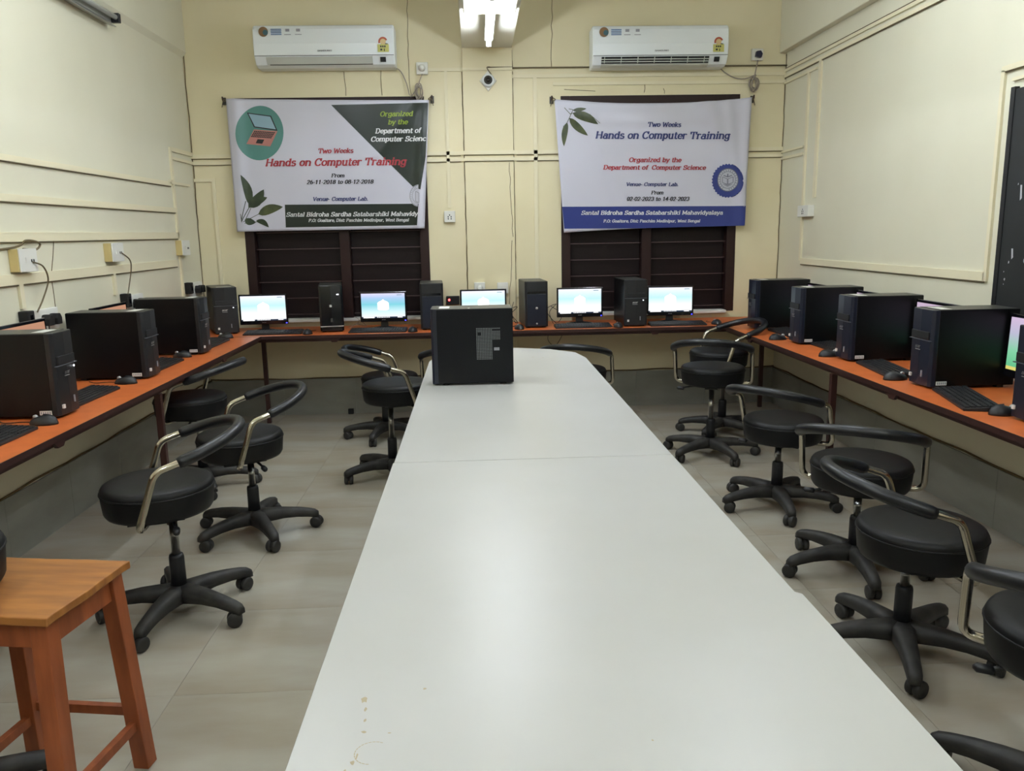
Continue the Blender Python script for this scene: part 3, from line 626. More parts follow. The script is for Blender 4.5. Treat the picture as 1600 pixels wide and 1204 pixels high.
for i in range(15):
    for j in range(21):
        if j < 13 and i > 9: continue
        yy, zz = .218+i*.0078, .125+j*.0074
        if (i in (1, 2) and j in (16, 17)) or (j == 19 and i > 9): continue
        vent.add([(.0952, yy, zz), (.0952, yy+.005, zz), (.0952, yy+.005, zz+.0045), (.0952, yy, zz+.0045)], [(0, 1, 2, 3)])
link('vent_grille', vent.mesh('vent_grille', dot, False), t)['kind'] = 'stuff'
MB().box(.095, .0962, .302, .328, .168, .182).obj('sticker', P_grey, t); MB().box(-.05, .05, .04, .09, .3715, .3722).obj('top_sticker', stickw, t)
MB().box(.05, .09, .18, .19, .3716, .3726).obj('scratch', silver, t)

# ------------------------------------------------------------------ monitors (local screen faces -y)
SW, SH = .345, .195
scr = {}
scr['teal'] = ramp_mat('screen_teal', [(0, (250, 252, 255)), (.25, (215, 245, 250)), (.55, (130, 212, 226)), (.8, (170, 205, 240)), (1, (225, 220, 250))], 2, .58, 0, SH)
scr['bright'] = ramp_mat('screen_bright', [(0, (255, 255, 255)), (.3, (245, 255, 255)), (.6, (190, 235, 240)), (1, (240, 240, 255))], 2, .62, 0, SH)
scr['green'] = ramp_mat('screen_green', [(0, (235, 225, 120)), (.06, (235, 225, 130)), (.07, (110, 205, 150)), (.35, (140, 222, 175)), (.7, (200, 200, 225)), (1, (226, 200, 232))], 2, .48, 0, SH)
scr['lilac'] = ramp_mat('screen_lilac', [(0, (100, 200, 150)), (.5, (190, 190, 215)), (1, (214, 190, 214))], 2, .48, 0, SH)
scr['peach'] = ramp_mat('screen_peach', [(0, (120, 150, 140)), (.6, (210, 160, 130)), (1, (216, 160, 130))], 2, .42, 0, SH)
badgem = mat('screen_badge', (250, 250, 250), .5, emit=.6); taskm = mat('screen_taskbar', (40, 56, 80), .4, emit=.12); linem = mat('screen_line', (120, 150, 160), .5, emit=.25); searchm = mat('screen_search', (250, 250, 250), .4, emit=.55)
hous_me = MB().box(-.186, .186, 0, .018, -.03, .208).box(-.10, .10, .018, .045, .03, .16).mesh('housing', blackglos)
base_m = MB().lathe([(.11, 0), (.11, .006), (.06, .014), (.03, .018)], 28).mesh('stand', blackglos)
neck_me = MB().prism([(-.03, .01), (.03, .01), (.024, .12), (-.024, .12)], .03, .045, 1).mesh('neck', blackpl)
MG = 'lit flat monitors on the desks'
def monitor(label, loc, rz, pic='teal', lift=0.085, icons=True, tilt=0, k=1):
    t = thing('monitor', label, 'monitor', loc, rz, MG); t.scale = (k, 1, k)
    st = link('stand', base_m, t, (0, .03, 0)); st.scale = (1, .7, 1); link('neck', neck_me, t)
    h = link('housing', hous_me, t, (0, 0, lift), (R(tilt), 0, 0), bevel=.003)
    s = MB().quad((-SW/2, -.001, 0), (SW/2, -.001, 0), (SW/2, -.001, SH), (-SW/2, -.001, SH)); so = link('screen', s.mesh('screen', scr[pic], False), h)
    if icons:
        MB().quad((-SW/2, -.0016, 0), (SW/2, -.0016, 0), (SW/2, -.0016, .011), (-SW/2, -.0016, .011)).obj('taskbar', taskm, h)
        c = MB().quad((-SW/2+.012, -.002, .001), (-SW/2+.1, -.002, .001), (-SW/2+.1, -.002, .010), (-SW/2+.012, -.002, .010))
        for k in range(8): c.quad((-.05+k*.013, -.002, .003), (-.043+k*.013, -.002, .003), (-.043+k*.013, -.002, .009), (-.05+k*.013, -.002, .009))
        c.quad((.11, -.002, .003), (.15, -.002, .003), (.15, -.002, .008), (.11, -.002, .008)); c.obj('taskbar_icons', searchm, h)
        c = MB(); c.add([(px_, -.0018, pz_) for px_, pz_ in ((-.045, .07), (-.03, .062), (.03, .062), (.045, .07), (.045, .12), (.03, .132), (.012, .138), (0, .15), (-.012, .138), (-.03, .132), (-.045, .12))], [tuple(range(11))]); c.obj('picture_badge', badgem, h)
        c = MB()
        for k, zz in enumerate((.118, .106, .094)): c.quad((-.027, -.0022, zz-.0015), (.027, -.0022, zz-.0015), (.027, -.0022, zz+.0015), (-.027, -.0022, zz+.0015))
        c.quad((.11, -.0018, .18), (.15, -.0018, .18), (.15, -.0018, .185), (.11, -.0018, .185)); c.obj('picture_lines', linem, h)
    flat_text('lettering', 'acer', -.016, .016, -.016, .006, -.0012, silver, h)
    MB().box(.168, .178, -.002, .001, -.024, -.018).obj('power_lamp', blueled, h)
    return t
for k, (x, yy, rz, pic, lab) in enumerate(((-1.675, 6.42, 3, 'bright', 'lit monitor at the left end of the back desk, screen glaring white'), (-.735, 6.42, -2, 'teal', 'lit monitor under the left banner beside the glossy tower'), (.06, 6.46, 0, 'bright', 'lit monitor half hidden behind the tower on the table'),
        (.835, 6.44, 0, 'bright', 'lit monitor under the left half of the right banner'), (1.56, 6.40, -5, 'bright', 'lit monitor at the right end of the back desk, nearly white screen'))):
    monitor(lab, (x, yy, DT), R(rz), pic)
for yy, lab, pic in ((3.79, 'monitor behind the nearest tower on the left desk with peach screen', 'peach'), (4.72, 'monitor behind the middle tower on the left desk', 'peach')):
    monitor(lab, (-2.09, yy, DT), L90, pic, .10, icons=False, tilt=-3, k=1.2)
for yy, lab, pic in ((5.50, 'farthest monitor on the right desk, only its top corner showing', 'lilac'), (4.75, 'second monitor from the far end of the right desk', 'lilac'), (4.05, 'third monitor from the far end of the right desk with lilac screen', 'lilac'), (3.27, 'monitor with lilac and green screen at the right edge of the picture', 'green')):
    monitor(lab, (2.385, yy, DT), RM90, pic, .078, icons=False, tilt=-2, k=1.2)

# ------------------------------------------------------------------ keyboards and mice
b = MB().prism([(0, 0), (.145, 0), (.145, .022), (.0, .012)], -.22, .22, 0); kb_me = b.mesh('keyboard_body', blackpl)
b = MB()
for r_ in range(6):
    for c_ in range(21):
        if r_ == 0 and 4 <= c_ <= 9: continue
        x = -.212+c_*.0202+(.004 if c_ > 14 else 0)-(.0 if c_ < 15 else 0); yy = .008+r_*.0222; z = .0125+yy*.069
        b.box(x, x+.0165, yy, yy+.018, z-.003, z+.005)
b.box(-.131, -.012, .008, .026, .010, .0175); key_me = b.mesh('key', keym)
def keyboard(label, loc, rz):
    t = thing('keyboard', label, 'keyboard', loc, rz, 'black keyboards on the desks'); link('keyboard_body', kb_me, t, bevel=.003); k = link('key', key_me, t); k['kind'] = 'stuff'
b = MB(); prof = []
N, M_ = 16, 8; vs = []; fs = []
for j in range(M_+1):
    a = (pi/2)*j/M_
    for i in range(N):
        th = 2*pi*i/N; rx, ry = .030*(1+.06*math.cos(2*th)), .052
        vs.append((rx*math.cos(th)*math.cos(a)**.7, ry*math.sin(th)*math.cos(a)**.7, .034*math.sin(a)*(1-.15*math.sin(th))))
for j in range(M_):
    for i in range(N): fs.append((j*N+i, j*N+(i+1) % N, (j+1)*N+(i+1) % N, (j+1)*N+i))
fs.append(tuple(range(N))[::-1]); mouse_me = MB().add(vs, fs, True).mesh('mouse_body', blackpl)
wheel_me = MB().lathe([(.003, -.004), (.009, -.003), (.009, .003), (.003, .004)], 12, 'x', (0, .030, .026)).mesh('wheel', silver)
def mouse(label, loc, rz, tail=None):
    t = thing('mouse', label, 'mouse', loc, rz, 'black mice on the desks'); t.scale = (1.18, 1.18, 1.1); link('mouse_body', mouse_me, t); link('wheel', wheel_me, t)
    MB().tube(spline([(0, .048, .006), (.01, .09, .0035), (-.01, .14, .0035), (.02, .19, .0035)]), .002, 5).obj('mouse_cable', blackcable, t)
for x, yy, lab in ((-1.56, 6.17, 'keyboard in front of the leftmost monitor on the back desk'), (-.76, 6.15, 'keyboard in front of the monitor under the left banner'), (.06, 6.2, 'keyboard behind the tower that stands on the table'), (.83, 6.14, 'keyboard left of the tower under the right banner'), (1.57, 6.14, 'keyboard at the right end of the back desk')):
    keyboard(lab, (x, yy, DT), R(random.uniform(-2, 2)))
for x, yy, lab in ((-1.29, 6.17, 'mouse on the back desk left of the glossy tower'), (-.49, 6.17, 'mouse on the back desk under the right end of the left banner'), (.33, 6.17, 'mouse on the back desk left of the tower with the round button'), (1.095, 6.15, 'mouse between the two keyboards under the right banner'), (1.88, 6.2, 'mouse at the right end of the back desk')):
    mouse(lab, (x, yy, DT), R(random.uniform(-12, 12)))
for yy, lab in ((2.98, 'keyboard at the left edge on the near end of the left desk'), (3.83, 'keyboard behind the nearest tower on the left desk'), (4.74, 'keyboard behind the middle tower on the left desk'), (5.68, 'keyboard behind the farthest tower on the left desk')):
    keyboard(lab, (-1.735-(.02 if yy < 3 else .06), yy, DT), L90)
for x, yy, lab in ((-1.78, 3.29, 'mouse beside the sticker of the nearest left tower'), (-1.83, 4.20, 'mouse on the left desk in front of the middle tower'), (-1.86, 5.11, 'mouse on the left desk in front of the farthest tower'), (-1.87, 6.04, 'mouse by the tower at the left end of the back desk')):
    mouse(lab, (x, yy, DT), R(80))
for x, yy, a, lab in ((2.12, 5.52, -90, 'farthest keyboard on the right desk'), (2.12, 4.77, -90, 'second keyboard from the far end of the right desk'), (2.04, 4.03, -97, 'third keyboard from the far end of the right desk'), (2.0, 3.275, -105, 'keyboard nearest on the right desk beside the green screen')):
    keyboard(lab, (x, yy, DT), R(a))
for x, yy, lab in ((2.01, 5.25, 'mouse by the second tower from the far corner on the right desk'), (2.03, 4.508, 'mouse by the third tower from the far corner on the right desk'), (2.03, 3.76, 'mouse by the fourth tower on the right desk'), (2.06, 2.99, 'mouse nearest on the right desk at the right edge')):
    mouse(lab, (x, yy, DT), R(-85))
# loose cables
def cable(label, pts, r=.0025, m=blackcable, cat='cable', group=None): return setp(MB().tube(spline(pts), r, 6).obj('cable', m), label, cat, group)
Z = DT+.006
cable('black cable tangle behind the tower with the round button', [(.62, 6.45, Z), (.60, 6.55, .84), (.66, 6.6, .9), (.58, 6.62, .85), (.65, 6.5, Z), (.70, 6.55, .82), (.62, 6.62, .88)])
cable('black cables beside the tower on the table, at the pilaster', [(.32, 6.55, Z), (.28, 6.58, .86), (.34, 6.62, .88), (.27, 6.62, .80), (.34, 6.56, Z), (.29, 6.58, .83), (.31, 6.64, .92)])
cable('grey cable on the window sill left of the screen under the left banner', [(-1.02, 6.45, Z), (-.95, 6.55, .8), (-.99, 6.62, .83), (-.90, 6.6, Z), (-.97, 6.5, .79)], .002, cablem)
cable('black cable loops behind the leftmost tower of the back desk', [(-2.08, 6.66, 1.0), (-2.10, 6.66, .88), (-2.07, 6.65, .80), (-2.12, 6.64, .85), (-2.14, 6.6, Z)])
cable('black cable curling out from behind the middle left tower', [(-2.19, 4.28, 1.06), (-2.195, 4.235, 1.08), (-2.2, 4.23, 1.03), (-2.2, 4.26, .98), (-2.19, 4.3, .93)], .004)
cable('thin cables hanging below the back desk to the right of the table', [(.60, 6.5, .72), (.58, 6.5, .62), (.64, 6.5, .57), (.70, 6.5, .66), (.72, 6.52, .72)])
cable('black cable behind the monitor at the right edge', [(2.30, 3.02, Z), (2.33, 3.06, .82), (2.30, 3.12, .80), (2.34, 3.16, Z), (2.30, 3.22, .80)])

# ------------------------------------------------------------------ air conditioners
def aircon(label, x, z, opened):
    t = thing('air_conditioner', label, 'air conditioner', (x, YB, z), 0, 'white split air conditioners'); hw = .53
    prof = [(0, 0), (-.12, 0), (-.165, .015), (-.205, .075), (-.212, .16), (-.205, .265), (-.19, .293), (-.165, .30), (0, .30)]
    MB().prism(prof, -hw, hw, 0).obj('body', acwhite, t, bevel=.012)
    MB().prism([(-.207, .079), (-.2145, .16), (-.2075, .266), (-.2045, .266), (-.2115, .16), (-.204, .079)], -hw+.006, hw-.006, 0).obj('front_cover', acwhite, t, bevel=.001)
    MB().prism([(-.2085, .0745), (-.2085, .0775), (-.2, .0775), (-.2, .0745)], -hw+.005, hw-.005, 0).obj('seam', greytop, t)
    if opened:
        MB().prism([(-.1785, .022), (-.2055, .066), (-.2, .068), (-.172, .024)], -.46, .38, 0).obj('outlet', darkslot, t)
        for k, zz in enumerate((.034, .050)):
            yy = -.186-.010*k; MB().box(-.46, .38, yy-.004, yy+.008, zz-.003, zz+.003).obj('louvre', acgrey, t)
        for k in range(7): MB().prism([(-.182, .024), (-.207, .064), (-.2, .066), (-.176, .026)], -.44+k*.13, -.434+k*.13, 0).obj('vane', acgrey, t)
        MB().prism([(-.125, -.002), (-.170, .010), (-.180, .020), (-.165, .012), (-.125, .004)], -.46, .38, 0).obj('flap', acgrey, t)
    else:
        MB().prism([(-.1735, .016), (-.2075, .066), (-.2035, .068), (-.169, .018)], -.44, .36, 0).obj('flap', acgrey, t, bevel=.001)
        MB().prism([(-.1735, .0145), (-.176, .0185), (-.172, .0195), (-.17, .0145)], -.42, .36, 0).obj('flap_gap', darkslot, t)
    MB().prism([(-.189, .028), (-.206, .060), (-.202, .062), (-.185, .030)], .42, .462, 0).obj('display_window', darkslot, t)
    flat_text('lettering', 'SAMSUNG', -.05, .06, .103, .010, -.2150, mat('logo_grey', (90, 96, 104), .4), t, 0, 1.5)
    s = MB().box(.405, .49, -.2175, -.2145, .095, .15).obj('energy_label', mat('label_yellow', (196, 194, 112), .5), t, label='yellow energy star label')
    c = MB()
    for k in range(3): c.quad((.425+.015*k, -.2185, .128), (.436+.015*k, -.2185, .128), (.436+.015*k, -.2185, .140), (.425+.015*k, -.2185, .140))
    c.quad((.425, -.2185, .105), (.44, -.2185, .105), (.44, -.2185, .118), (.425, -.2185, .118)); c.quad((.452, -.2185, .100), (.458, -.2185, .100), (.458, -.2185, .118), (.452, -.2185, .118))
    link('label_print', c.mesh('label_print', P_black, False), s)
    def fan(cx, cz, r, a0, a1, m, y0=-.2165, n=12):
        q = MB(); q.add([(cx, y0, cz)]+[(cx+r*math.cos(R(a0+(a1-a0)*i/n)), y0, cz+r*math.sin(R(a0+(a1-a0)*i/n))) for i in range(n+1)], [tuple(range(n+2))]); return q.mesh('sticker_print', m, False)
    link('star_sticker', fan(.447, .168, .035, 20, 200, mat('sticker_red', (176, 84, 60), .5)), t); link('star_sticker', fan(.447, .168, .022, 0, 360, mat('sticker_cream', (214, 190, 140), .5), -.2168), t)
    link('star_sticker', fan(.452, .160, .033, 200, 350, P_black, -.2166), t)
    link('round_sticker', fan(-.445, .245, .036, 0, 360, mat('sticker_brown', (128, 96, 60), .5), -.2155, 18), t); link('round_sticker', fan(-.43, .24, .02, 0, 360, mat('sticker_teal', (50, 90, 100), .5), -.2158), t)
    c = MB()
    for k in range(4): c.quad((-.39, -.2158, .258-k*.012), (-.31, -.2158, .258-k*.012), (-.31, -.2158, .265-k*.012), (-.39, -.2158, .265-k*.012))
    link('sticker_print', c.mesh('sticker_print', mat('sticker_blue', (84, 116, 160), .5), False), t)
    c = MB()
    for xx in (-.28, -.20): c.quad((xx, -.2158, .245), (xx+.03, -.2158, .245), (xx+.03, -.2158, .265), (xx, -.2158, .265)); c.quad((xx-.01, -.2158, .222), (xx+.04, -.2158, .222), (xx+.04, -.2158, .227), (xx-.01, -.2158, .227))
    link('sticker_print', c.mesh('sticker_print', P_grey, False), t)
aircon('left white wall air conditioner with its flap closed', -1.10, 2.755, False)
aircon('right white wall air conditioner with its flap open', 1.48, 2.735, True)

# ------------------------------------------------------------------ sockets, switches, camera
def plate(name, label, cat, loc, rz, w=.09, h=.09, d=.035, extra=()):
    t = thing(name, label, cat, loc, rz)
    MB().box(-w/2, w/2, -d, 0, -h/2, h/2).obj('plate', swwhite, t, bevel=.004)
    for e in extra:
        if e == 'switch': MB().box(-.012, .012, -d-.005, -d, -.004, .024).obj('switch', swwhite, t, bevel=.001)
        if e == 'holes':
            c = MB()
            for (a, c2) in ((-.012, .0), (.012, .0), (0, .014), (-.012, -.016), (.012, -.016)): c.box(a-.004, a+.004, -d-.001, -d+.002, c2-.007, c2+.004)
            c.obj('socket_hole', darkslot, t)
        if e == 'plug': MB().lathe([(.012, -d-.045), (.024, -d-.035), (.026, -d)], 14, 'y').obj('plug', swwhite, t)
        if e == 'darkplug': MB().prism([(-.026, -.02), (.02, -.03), (.03, .0), (.014, .024), (-.02, .02)], -d-.035, -d, 1).obj('plug', mat('dark_blue_plug', (30, 32, 60), .4), t, bevel=.004)
        if e == 'plugs2':
            for a in (-.035, .04): MB().prism([(a-.024, -.028), (a+.024, -.028), (a+.026, .006), (a+.012, .028), (a-.012, .028), (a-.026, .006)], -d-.045, -d, 1).obj('plug', rubber, t, bevel=.004)
    return t
plate('wall_socket', 'white socket with a plugged-in plug above the coiled cable, beside the left air conditioner', 'socket', (-.375, YB, 2.765), 0, extra=('plug',))
plate('wall_socket', 'white socket with a dark plug right of the right air conditioner', 'socket', (2.30, YB, 2.845), 0, extra=('darkplug',))
plate('wall_socket', 'small white socket on the wall right of the left banner', 'socket', (-.195, YB, 1.62), 0, extra=('holes',))
plate('wall_socket', 'white socket just above the middle monitor', 'socket', (.035, YB-.03, 1.04), 0, extra=('switch', 'plug'))
plate('wall_socket', 'right-hand white socket just above the middle monitor, by the pilaster edge', 'socket', (.225, YB-.03, 1.035), 0, extra=('switch',))
plate('wall_switch', 'white switch box on the right wall above the corner', 'switch', (XR, 6.14, 1.605), R(-90), .2, .085, .05, extra=('holes',))
for yy, zz, lab in ((4.08, 1.395, 'cream switch box with white plate nearest on the left wall'), (5.09, 1.41, 'middle cream switch box on the left wall'), (6.28, 1.415, 'farthest cream switch box on the left wall by the corner')):
    t = thing('switch_box', lab, 'switch', (XL, yy, zz), R(90), 'cream switch boxes on the left wall')
    MB().box(-.08, .08, -.045, 0, -.055, .055).obj('box', cream, t, bevel=.003); MB().box(-.078, .08, -.052, -.045, -.056, .056).obj('plate', swwhite, t, bevel=.002)
    MB().box(-.03, -.012, -.056, -.052, -.012, .014).obj('switch', swwhite, t); MB().box(.02, .028, -.054, -.052, -.01, .004).box(.04, .048, -.054, -.052, -.01, .004).obj('socket_hole', darkslot, t)
for yy, zz, lab in ((4.22, 1.09, 'white double socket with two black plugs nearest on the left wall'), (5.33, 1.08, 'white double socket on the left wall behind the middle tower'), (6.5, 1.09, 'white double socket with black plugs in the far left corner')):
    plate('wall_socket', lab, 'socket', (XL, yy, zz), R(90), .24, .11, .03, extra=('plugs2',))
for yy, lab in ((4.045, 'black adapter plugged beside the nearest double socket on the left wall'), (5.19, 'black adapter beside the middle tower top on the left wall'), (6.33, 'black adapter in the far left corner')):
    t = thing('power_adapter', lab, 'adapter', (XL, yy, 1.11), R(90), 'black adapters on the left wall'); MB().box(-.03, .03, -.05, 0, -.045, .04).obj('adapter_body', rubber, t, bevel=.005); MB().box(-.012, .012, -.052, -.048, -.02, .02).obj('adapter_label', blackglos, t)
setp(MB().tube(spline([(XL+.055, 4.11, 1.385), (XL+.07, 4.17, 1.36), (XL+.06, 4.22, 1.29), (XL+.04, 4.19, 1.20), (XL+.05, 4.10, 1.14)]), .004, 6).obj('cable', wireshadem), 'dark cable hanging from the nearest switch box on the left wall', 'cable')
setp(MB().tube(spline([(XL+.055, 5.13, 1.405), (XL+.07, 5.20, 1.36), (XL+.06, 5.23, 1.30), (XL+.05, 5.20, 1.20), (XL+.05, 5.17, 1.15)]), .004, 6).obj('cable', wireshadem), 'dark cable hanging from the middle switch box on the left wall', 'cable')
setp(MB().tube(spline([(XL+.01, 3.2, 1.43), (XL+.01, 4.0, 1.455), (XL+.03, 4.12, 1.49), (XL+.04, 4.22, 1.475), (XL+.03, 4.2, 1.445), (XL+.02, 4.10, 1.45)]), .005, 6).obj('cable', wireshadem), 'dark wire looping over the nearest switch box on the left wall', 'cable')
t = thing('extension_box', 'small black box with a glowing red lamp beside the tower behind the table', 'box', (-.19, 6.69, .94)); MB().box(-.055, .055, -.0, .038, -.035, .035).obj('box_body', rubber, t, bevel=.004); MB().lathe([(.004, -.004), (.009, -.003), (.009, .001)], 12, 'y', (-.03, 0, .005)).obj('red_lamp', redled, t)
t = thing('floor_box', 'small black box at the foot of the back wall', 'box', (-1.08, YB-.014, .0)); MB().box(-.022, .022, -.03, 0, .0, .045).obj('box_body', rubber, t, bevel=.003); MB().box(-.015, .015, -.032, -.03, .008, .037).obj('box_lid', blackpl, t)
# security camera
t = thing('security_camera', 'round white security camera on a diamond plate above the pilaster', 'camera', (.142, YB-.03, 2.665))
MB().prism([(0, -.078), (.068, 0), (0, .078), (-.068, 0)], -.012, 0, 1).obj('mount_plate', swwhite, t, bevel=.004)
MB().lathe([(.05, -.012), (.05, -.035), (.044, -.045), (.03, -.05)], 28, 'y').obj('dome', acwhite, t); MB().lathe([(.032, -.052), (.034, -.048)], 24, 'y').obj('ring', greytop, t)
MB().lathe([(.004, -.06), (.016, -.057), (.019, -.05)], 20, 'y').obj('lens', blackglos, t)
setp(MB().tube(spline([(.17, YB-.04, 2.71), (.15, YB-.045, 2.735), (.135, YB-.04, 2.765), (.16, YB-.04, 2.768)]), .004, 6).obj('cable', wireshadem), 'short dark lead from the security camera up to the wire', 'cable')
# AC leads and coils
def coil(label, x, z, n, rx, rz_, top, lead):
    pts = [top]
    for i in range(n*10+1):
        a = 2*pi*i/10; q = i/(n*10); pts.append((x+rx*math.sin(a)*(1-.3*q)+.008*math.sin(a*.37), YB-.045-.02*math.cos(a*.5)-.006*q, z+rz_*math.cos(a)*(.8+.25*math.sin(a*.21))))
    pts += lead; setp(MB().tube(spline(pts, 3), .0045, 6).obj('cable', cablem), label, 'cable', 'coiled air conditioner leads')
coil('coiled grey lead between the left air conditioner and the left banner', -.405, 2.585, 5, .026, .065, (-.375, YB-.04, 2.72), [(-.47, YB-.05, 2.55), (-.50, YB-.03, 2.65), (-.54, YB-.03, 2.74), (-.58, YB-.06, 2.765)])
coil('coiled grey lead hanging right of the right air conditioner', 2.27, 2.62, 6, .035, .06, (2.30, YB-.04, 2.80), [(2.20, YB-.04, 2.66), (2.12, YB-.03, 2.67), (2.04, YB-.03, 2.71), (1.98, YB-.06, 2.75)])

# ------------------------------------------------------------------ banners
class Banner:
    def __init__(s, name, label, px, wc, sag_t, sag_b, depth, group='printed college banners'):
        s.px = px; s.wc = wc; s.st = sag_t; s.sb = sag_b; s.depth = depth
        s.cloth = None; s.root = thing(name, label, 'banner', (0, 0, 0), 0, group)
        nu, nv = 90, 56; b = MB(); vs = [s.pos(i/nu, j/nv) for j in range(nv+1) for i in range(nu+1)]
        fs = [(j*(nu+1)+i, j*(nu+1)+i+1, (j+1)*(nu+1)+i+1, (j+1)*(nu+1)+i) for j in range(nv) for i in range(nu)]
        o = b.add(vs, fs, True).obj('cloth', vinyl, s.root); m = o.modifiers.new('thick', 'SOLIDIFY'); m.thickness = .0012; m.offset = 0
    def pos(s, u, v, e=0):
        (a, b_, c, d) = s.wc   # TL TR BR BL (x,z)
        x = (a[0]*(1-u)+b_[0]*u)*(1-v)+(d[0]*(1-u)+c[0]*u)*v; z = (a[1]*(1-u)+b_[1]*u)*(1-v)+(d[1]*(1-u)+c[1]*u)*v
        k = 4*u*(1-u); z += -s.st*k*(1-v)-s.sb*k*v
        return (x, YB-.045-s.depth(u, v)-e, z)
    def uv(s, p):
        (a, b_, c, d) = s.px; x, y = p; u, v = .5, .5
        for _ in range(4):
            xl = a[0]+(d[0]-a[0])*v; xr = b_[0]+(c[0]-b_[0])*v; u = (x-xl)/(xr-xl)
            k = 4*u*(1-u); H = abs(a[1]-d[1]); W_ = s.wc[0][1]-s.wc[3][1]; pm = H/W_
            yt = a[1]+(b_[1]-a[1])*u+s.st*k*pm; yb = d[1]+(c[1]-d[1])*u+s.sb*k*pm; v = (y-yt)/(yb-yt)
        return u, v
    def prnt(s, name, polys, m, layer=1, label=None, cut=24):
        bm = bmesh.new()
        for P in polys:
            vs = [bm.verts.new((p[0], p[1], 0)) for p in P]
            try: bm.faces.new(vs)
            except ValueError: pass
        for it in range(9):
            bmesh.ops.triangulate(bm, faces=[f for f in bm.faces if len(f.verts) > 3])
            es = [e for e in bm.edges if e.calc_length() > cut]
            if not es: break
            bmesh.ops.subdivide_edges(bm, edges=es, cuts=1)
        bmesh.ops.triangulate(bm, faces=[f for f in bm.faces if len(f.verts) > 3])
        for v in bm.verts:
            u, w = s.uv((v.co.x, v.co.y)); v.co = s.pos(u, w, .0016+.0007*layer)
        bmesh.ops.recalc_face_normals(bm, faces=bm.faces)
        me = bpy.data.meshes.new(name); bm.to_mesh(me); bm.free(); me.materials.append(m); me.polygons.foreach_set('use_smooth', [True]*len(me.polygons))
        return link(name, me, s.root, label=label)
    def text(s, txt, x0, x1, yb, cap, m, layer=4, wt=1.75): return s.prnt('lettering', letter_quads(txt, x0, x1, yb, cap, wt), m, layer, cut=400)
def ell(cx, cy_, rx, ry, n=40, a0=0, a1=360): return [(cx+rx*math.cos(R(a0+(a1-a0)*i/n)), cy_+ry*math.sin(R(a0+(a1-a0)*i/n))) for i in range(n)]
def annulus(cx, cy_, r0, r1, ky=1, n=40, a0=0, a1=360):
    out = []
    for i in range(n):
        t0, t1 = R(a0+(a1-a0)*i/n), R(a0+(a1-a0)*(i+1)/n)
        out.append([(cx+r0*math.cos(t0), cy_+ky*r0*math.sin(t0)), (cx+r1*math.cos(t0), cy_+ky*r1*math.sin(t0)), (cx+r1*math.cos(t1), cy_+ky*r1*math.sin(t1)), (cx+r0*math.cos(t1), cy_+ky*r0*math.sin(t1))])
    return out
def leaf(a, b_, w, bend=0, n=8):
    (ax, ay), (bx, by) = a, b_; dx, dy = bx-ax, by-ay; L = math.hypot(dx, dy); nx, ny = -dy/L, dx/L; up = []; dn = []
    for i in range(n+1):
        t = i/n; q = w*math.sin(pi*t**.8)**.8 if 0 < t < 1 else 0; k = bend*math.sin(pi*t); cx, cy_ = ax+dx*t+nx*k, ay+dy*t+ny*k
        up.append((cx+nx*q, cy_+ny*q)); dn.append((cx-nx*q*.85, cy_-ny*q*.85))
    return up+dn[1:-1][::-1]
def stroke(a, b_, w): 
    (ax, ay), (bx, by) = a, b_; dx, dy = bx-ax, by-ay; L = math.hypot(dx, dy); nx, ny = -dy/L*w/2, dx/L*w/2; return [(ax+nx, ay+ny), (bx+nx, by+ny), (bx-nx, by-ny), (ax-nx, ay-ny)]
def emblem(B, cx, cy_, r, ky, m, layer):
    B.prnt('emblem', annulus(cx, cy_, r*.93, r, ky), m, layer); B.prnt('emblem', annulus(cx, cy_, r*.70, r*.74, ky), m, layer)
    q = [stroke((cx+r*.76*math.cos(a), cy_+ky*r*.76*math.sin(a)), (cx+r*.9*math.cos(a), cy_+ky*r*.9*math.sin(a)), r*.05) for a in [R(k*15+4) for k in range(24) if not 5 < k < 8]]
    B.prnt('emblem', q, m, layer)
    bk = [[(cx-r*.5, cy_+.25*r), (cx-r*.5, cy_-.3*r), (cx-r*.04, cy_-.12*r), (cx-r*.04, cy_+.42*r)], [(cx+r*.5, cy_+.25*r), (cx+r*.5, cy_-.3*r), (cx+r*.04, cy_-.12*r), (cx+r*.04, cy_+.42*r)]]
    lines = []
    for P in bk:
        for i in range(4): lines.append(stroke(P[i], P[(i+1) % 4], r*.05))
    lines.append(stroke((cx-r*.4, cy_-.45*r), (cx, cy_-.3*r), r*.08)); lines.append(stroke((cx+r*.4, cy_-.45*r), (cx, cy_-.3*r), r*.08)); lines.append(stroke((cx, cy_-.6*r), (cx, cy_-.28*r), r*.1))
    for k in range(5): lines.append(stroke((cx-r*.45+k*r*.09, cy_+.42*r+k*r*.05), (cx+r*.45-k*r*.09, cy_+.42*r+k*r*.05), r*.03))
    B.prnt('emblem', lines, m, layer)
def dL(u, v):
    g = math.exp(-((u-.04)/.03)**2)*.018+math.exp(-((u-.97)/.025)**2)*(.006+.02*v)
    return .012+g+.006*math.sin(3.1*u+2.2*v)+.003*math.sin(26*u*(1-v)+9*v)*(1-v)*(1 if u < .5 else .8)+.009*math.exp(-(((u-.80)+(v-.3)*.45)/.035)**2)*(1-v)-.006*math.exp(-((u-.47)/.012)**2)*max(0, v-.4)
BL = Banner('banner', 'white and dark green training banner with laptop picture, on the left window',
            [(60, 72), (1470, 100), (1440, 968), (145, 984)], [(-1.905, 2.548), (-.33, 2.522), (-.40, 1.53), (-1.90, 1.53)], .004, .0, dL)
BL.prnt('green_corner', [[(788, 124), (1466, 118), (1448, 480), (1412, 700), (1360, 682)]], P_green, 1)
BL.prnt('green_band', [[(470, 797), (1398, 797), (1388, 946), (478, 956)]], P_green, 1)
BL.prnt('teal_disc', [ell(295, 306, 164, 184, 48)], P_teal, 1)
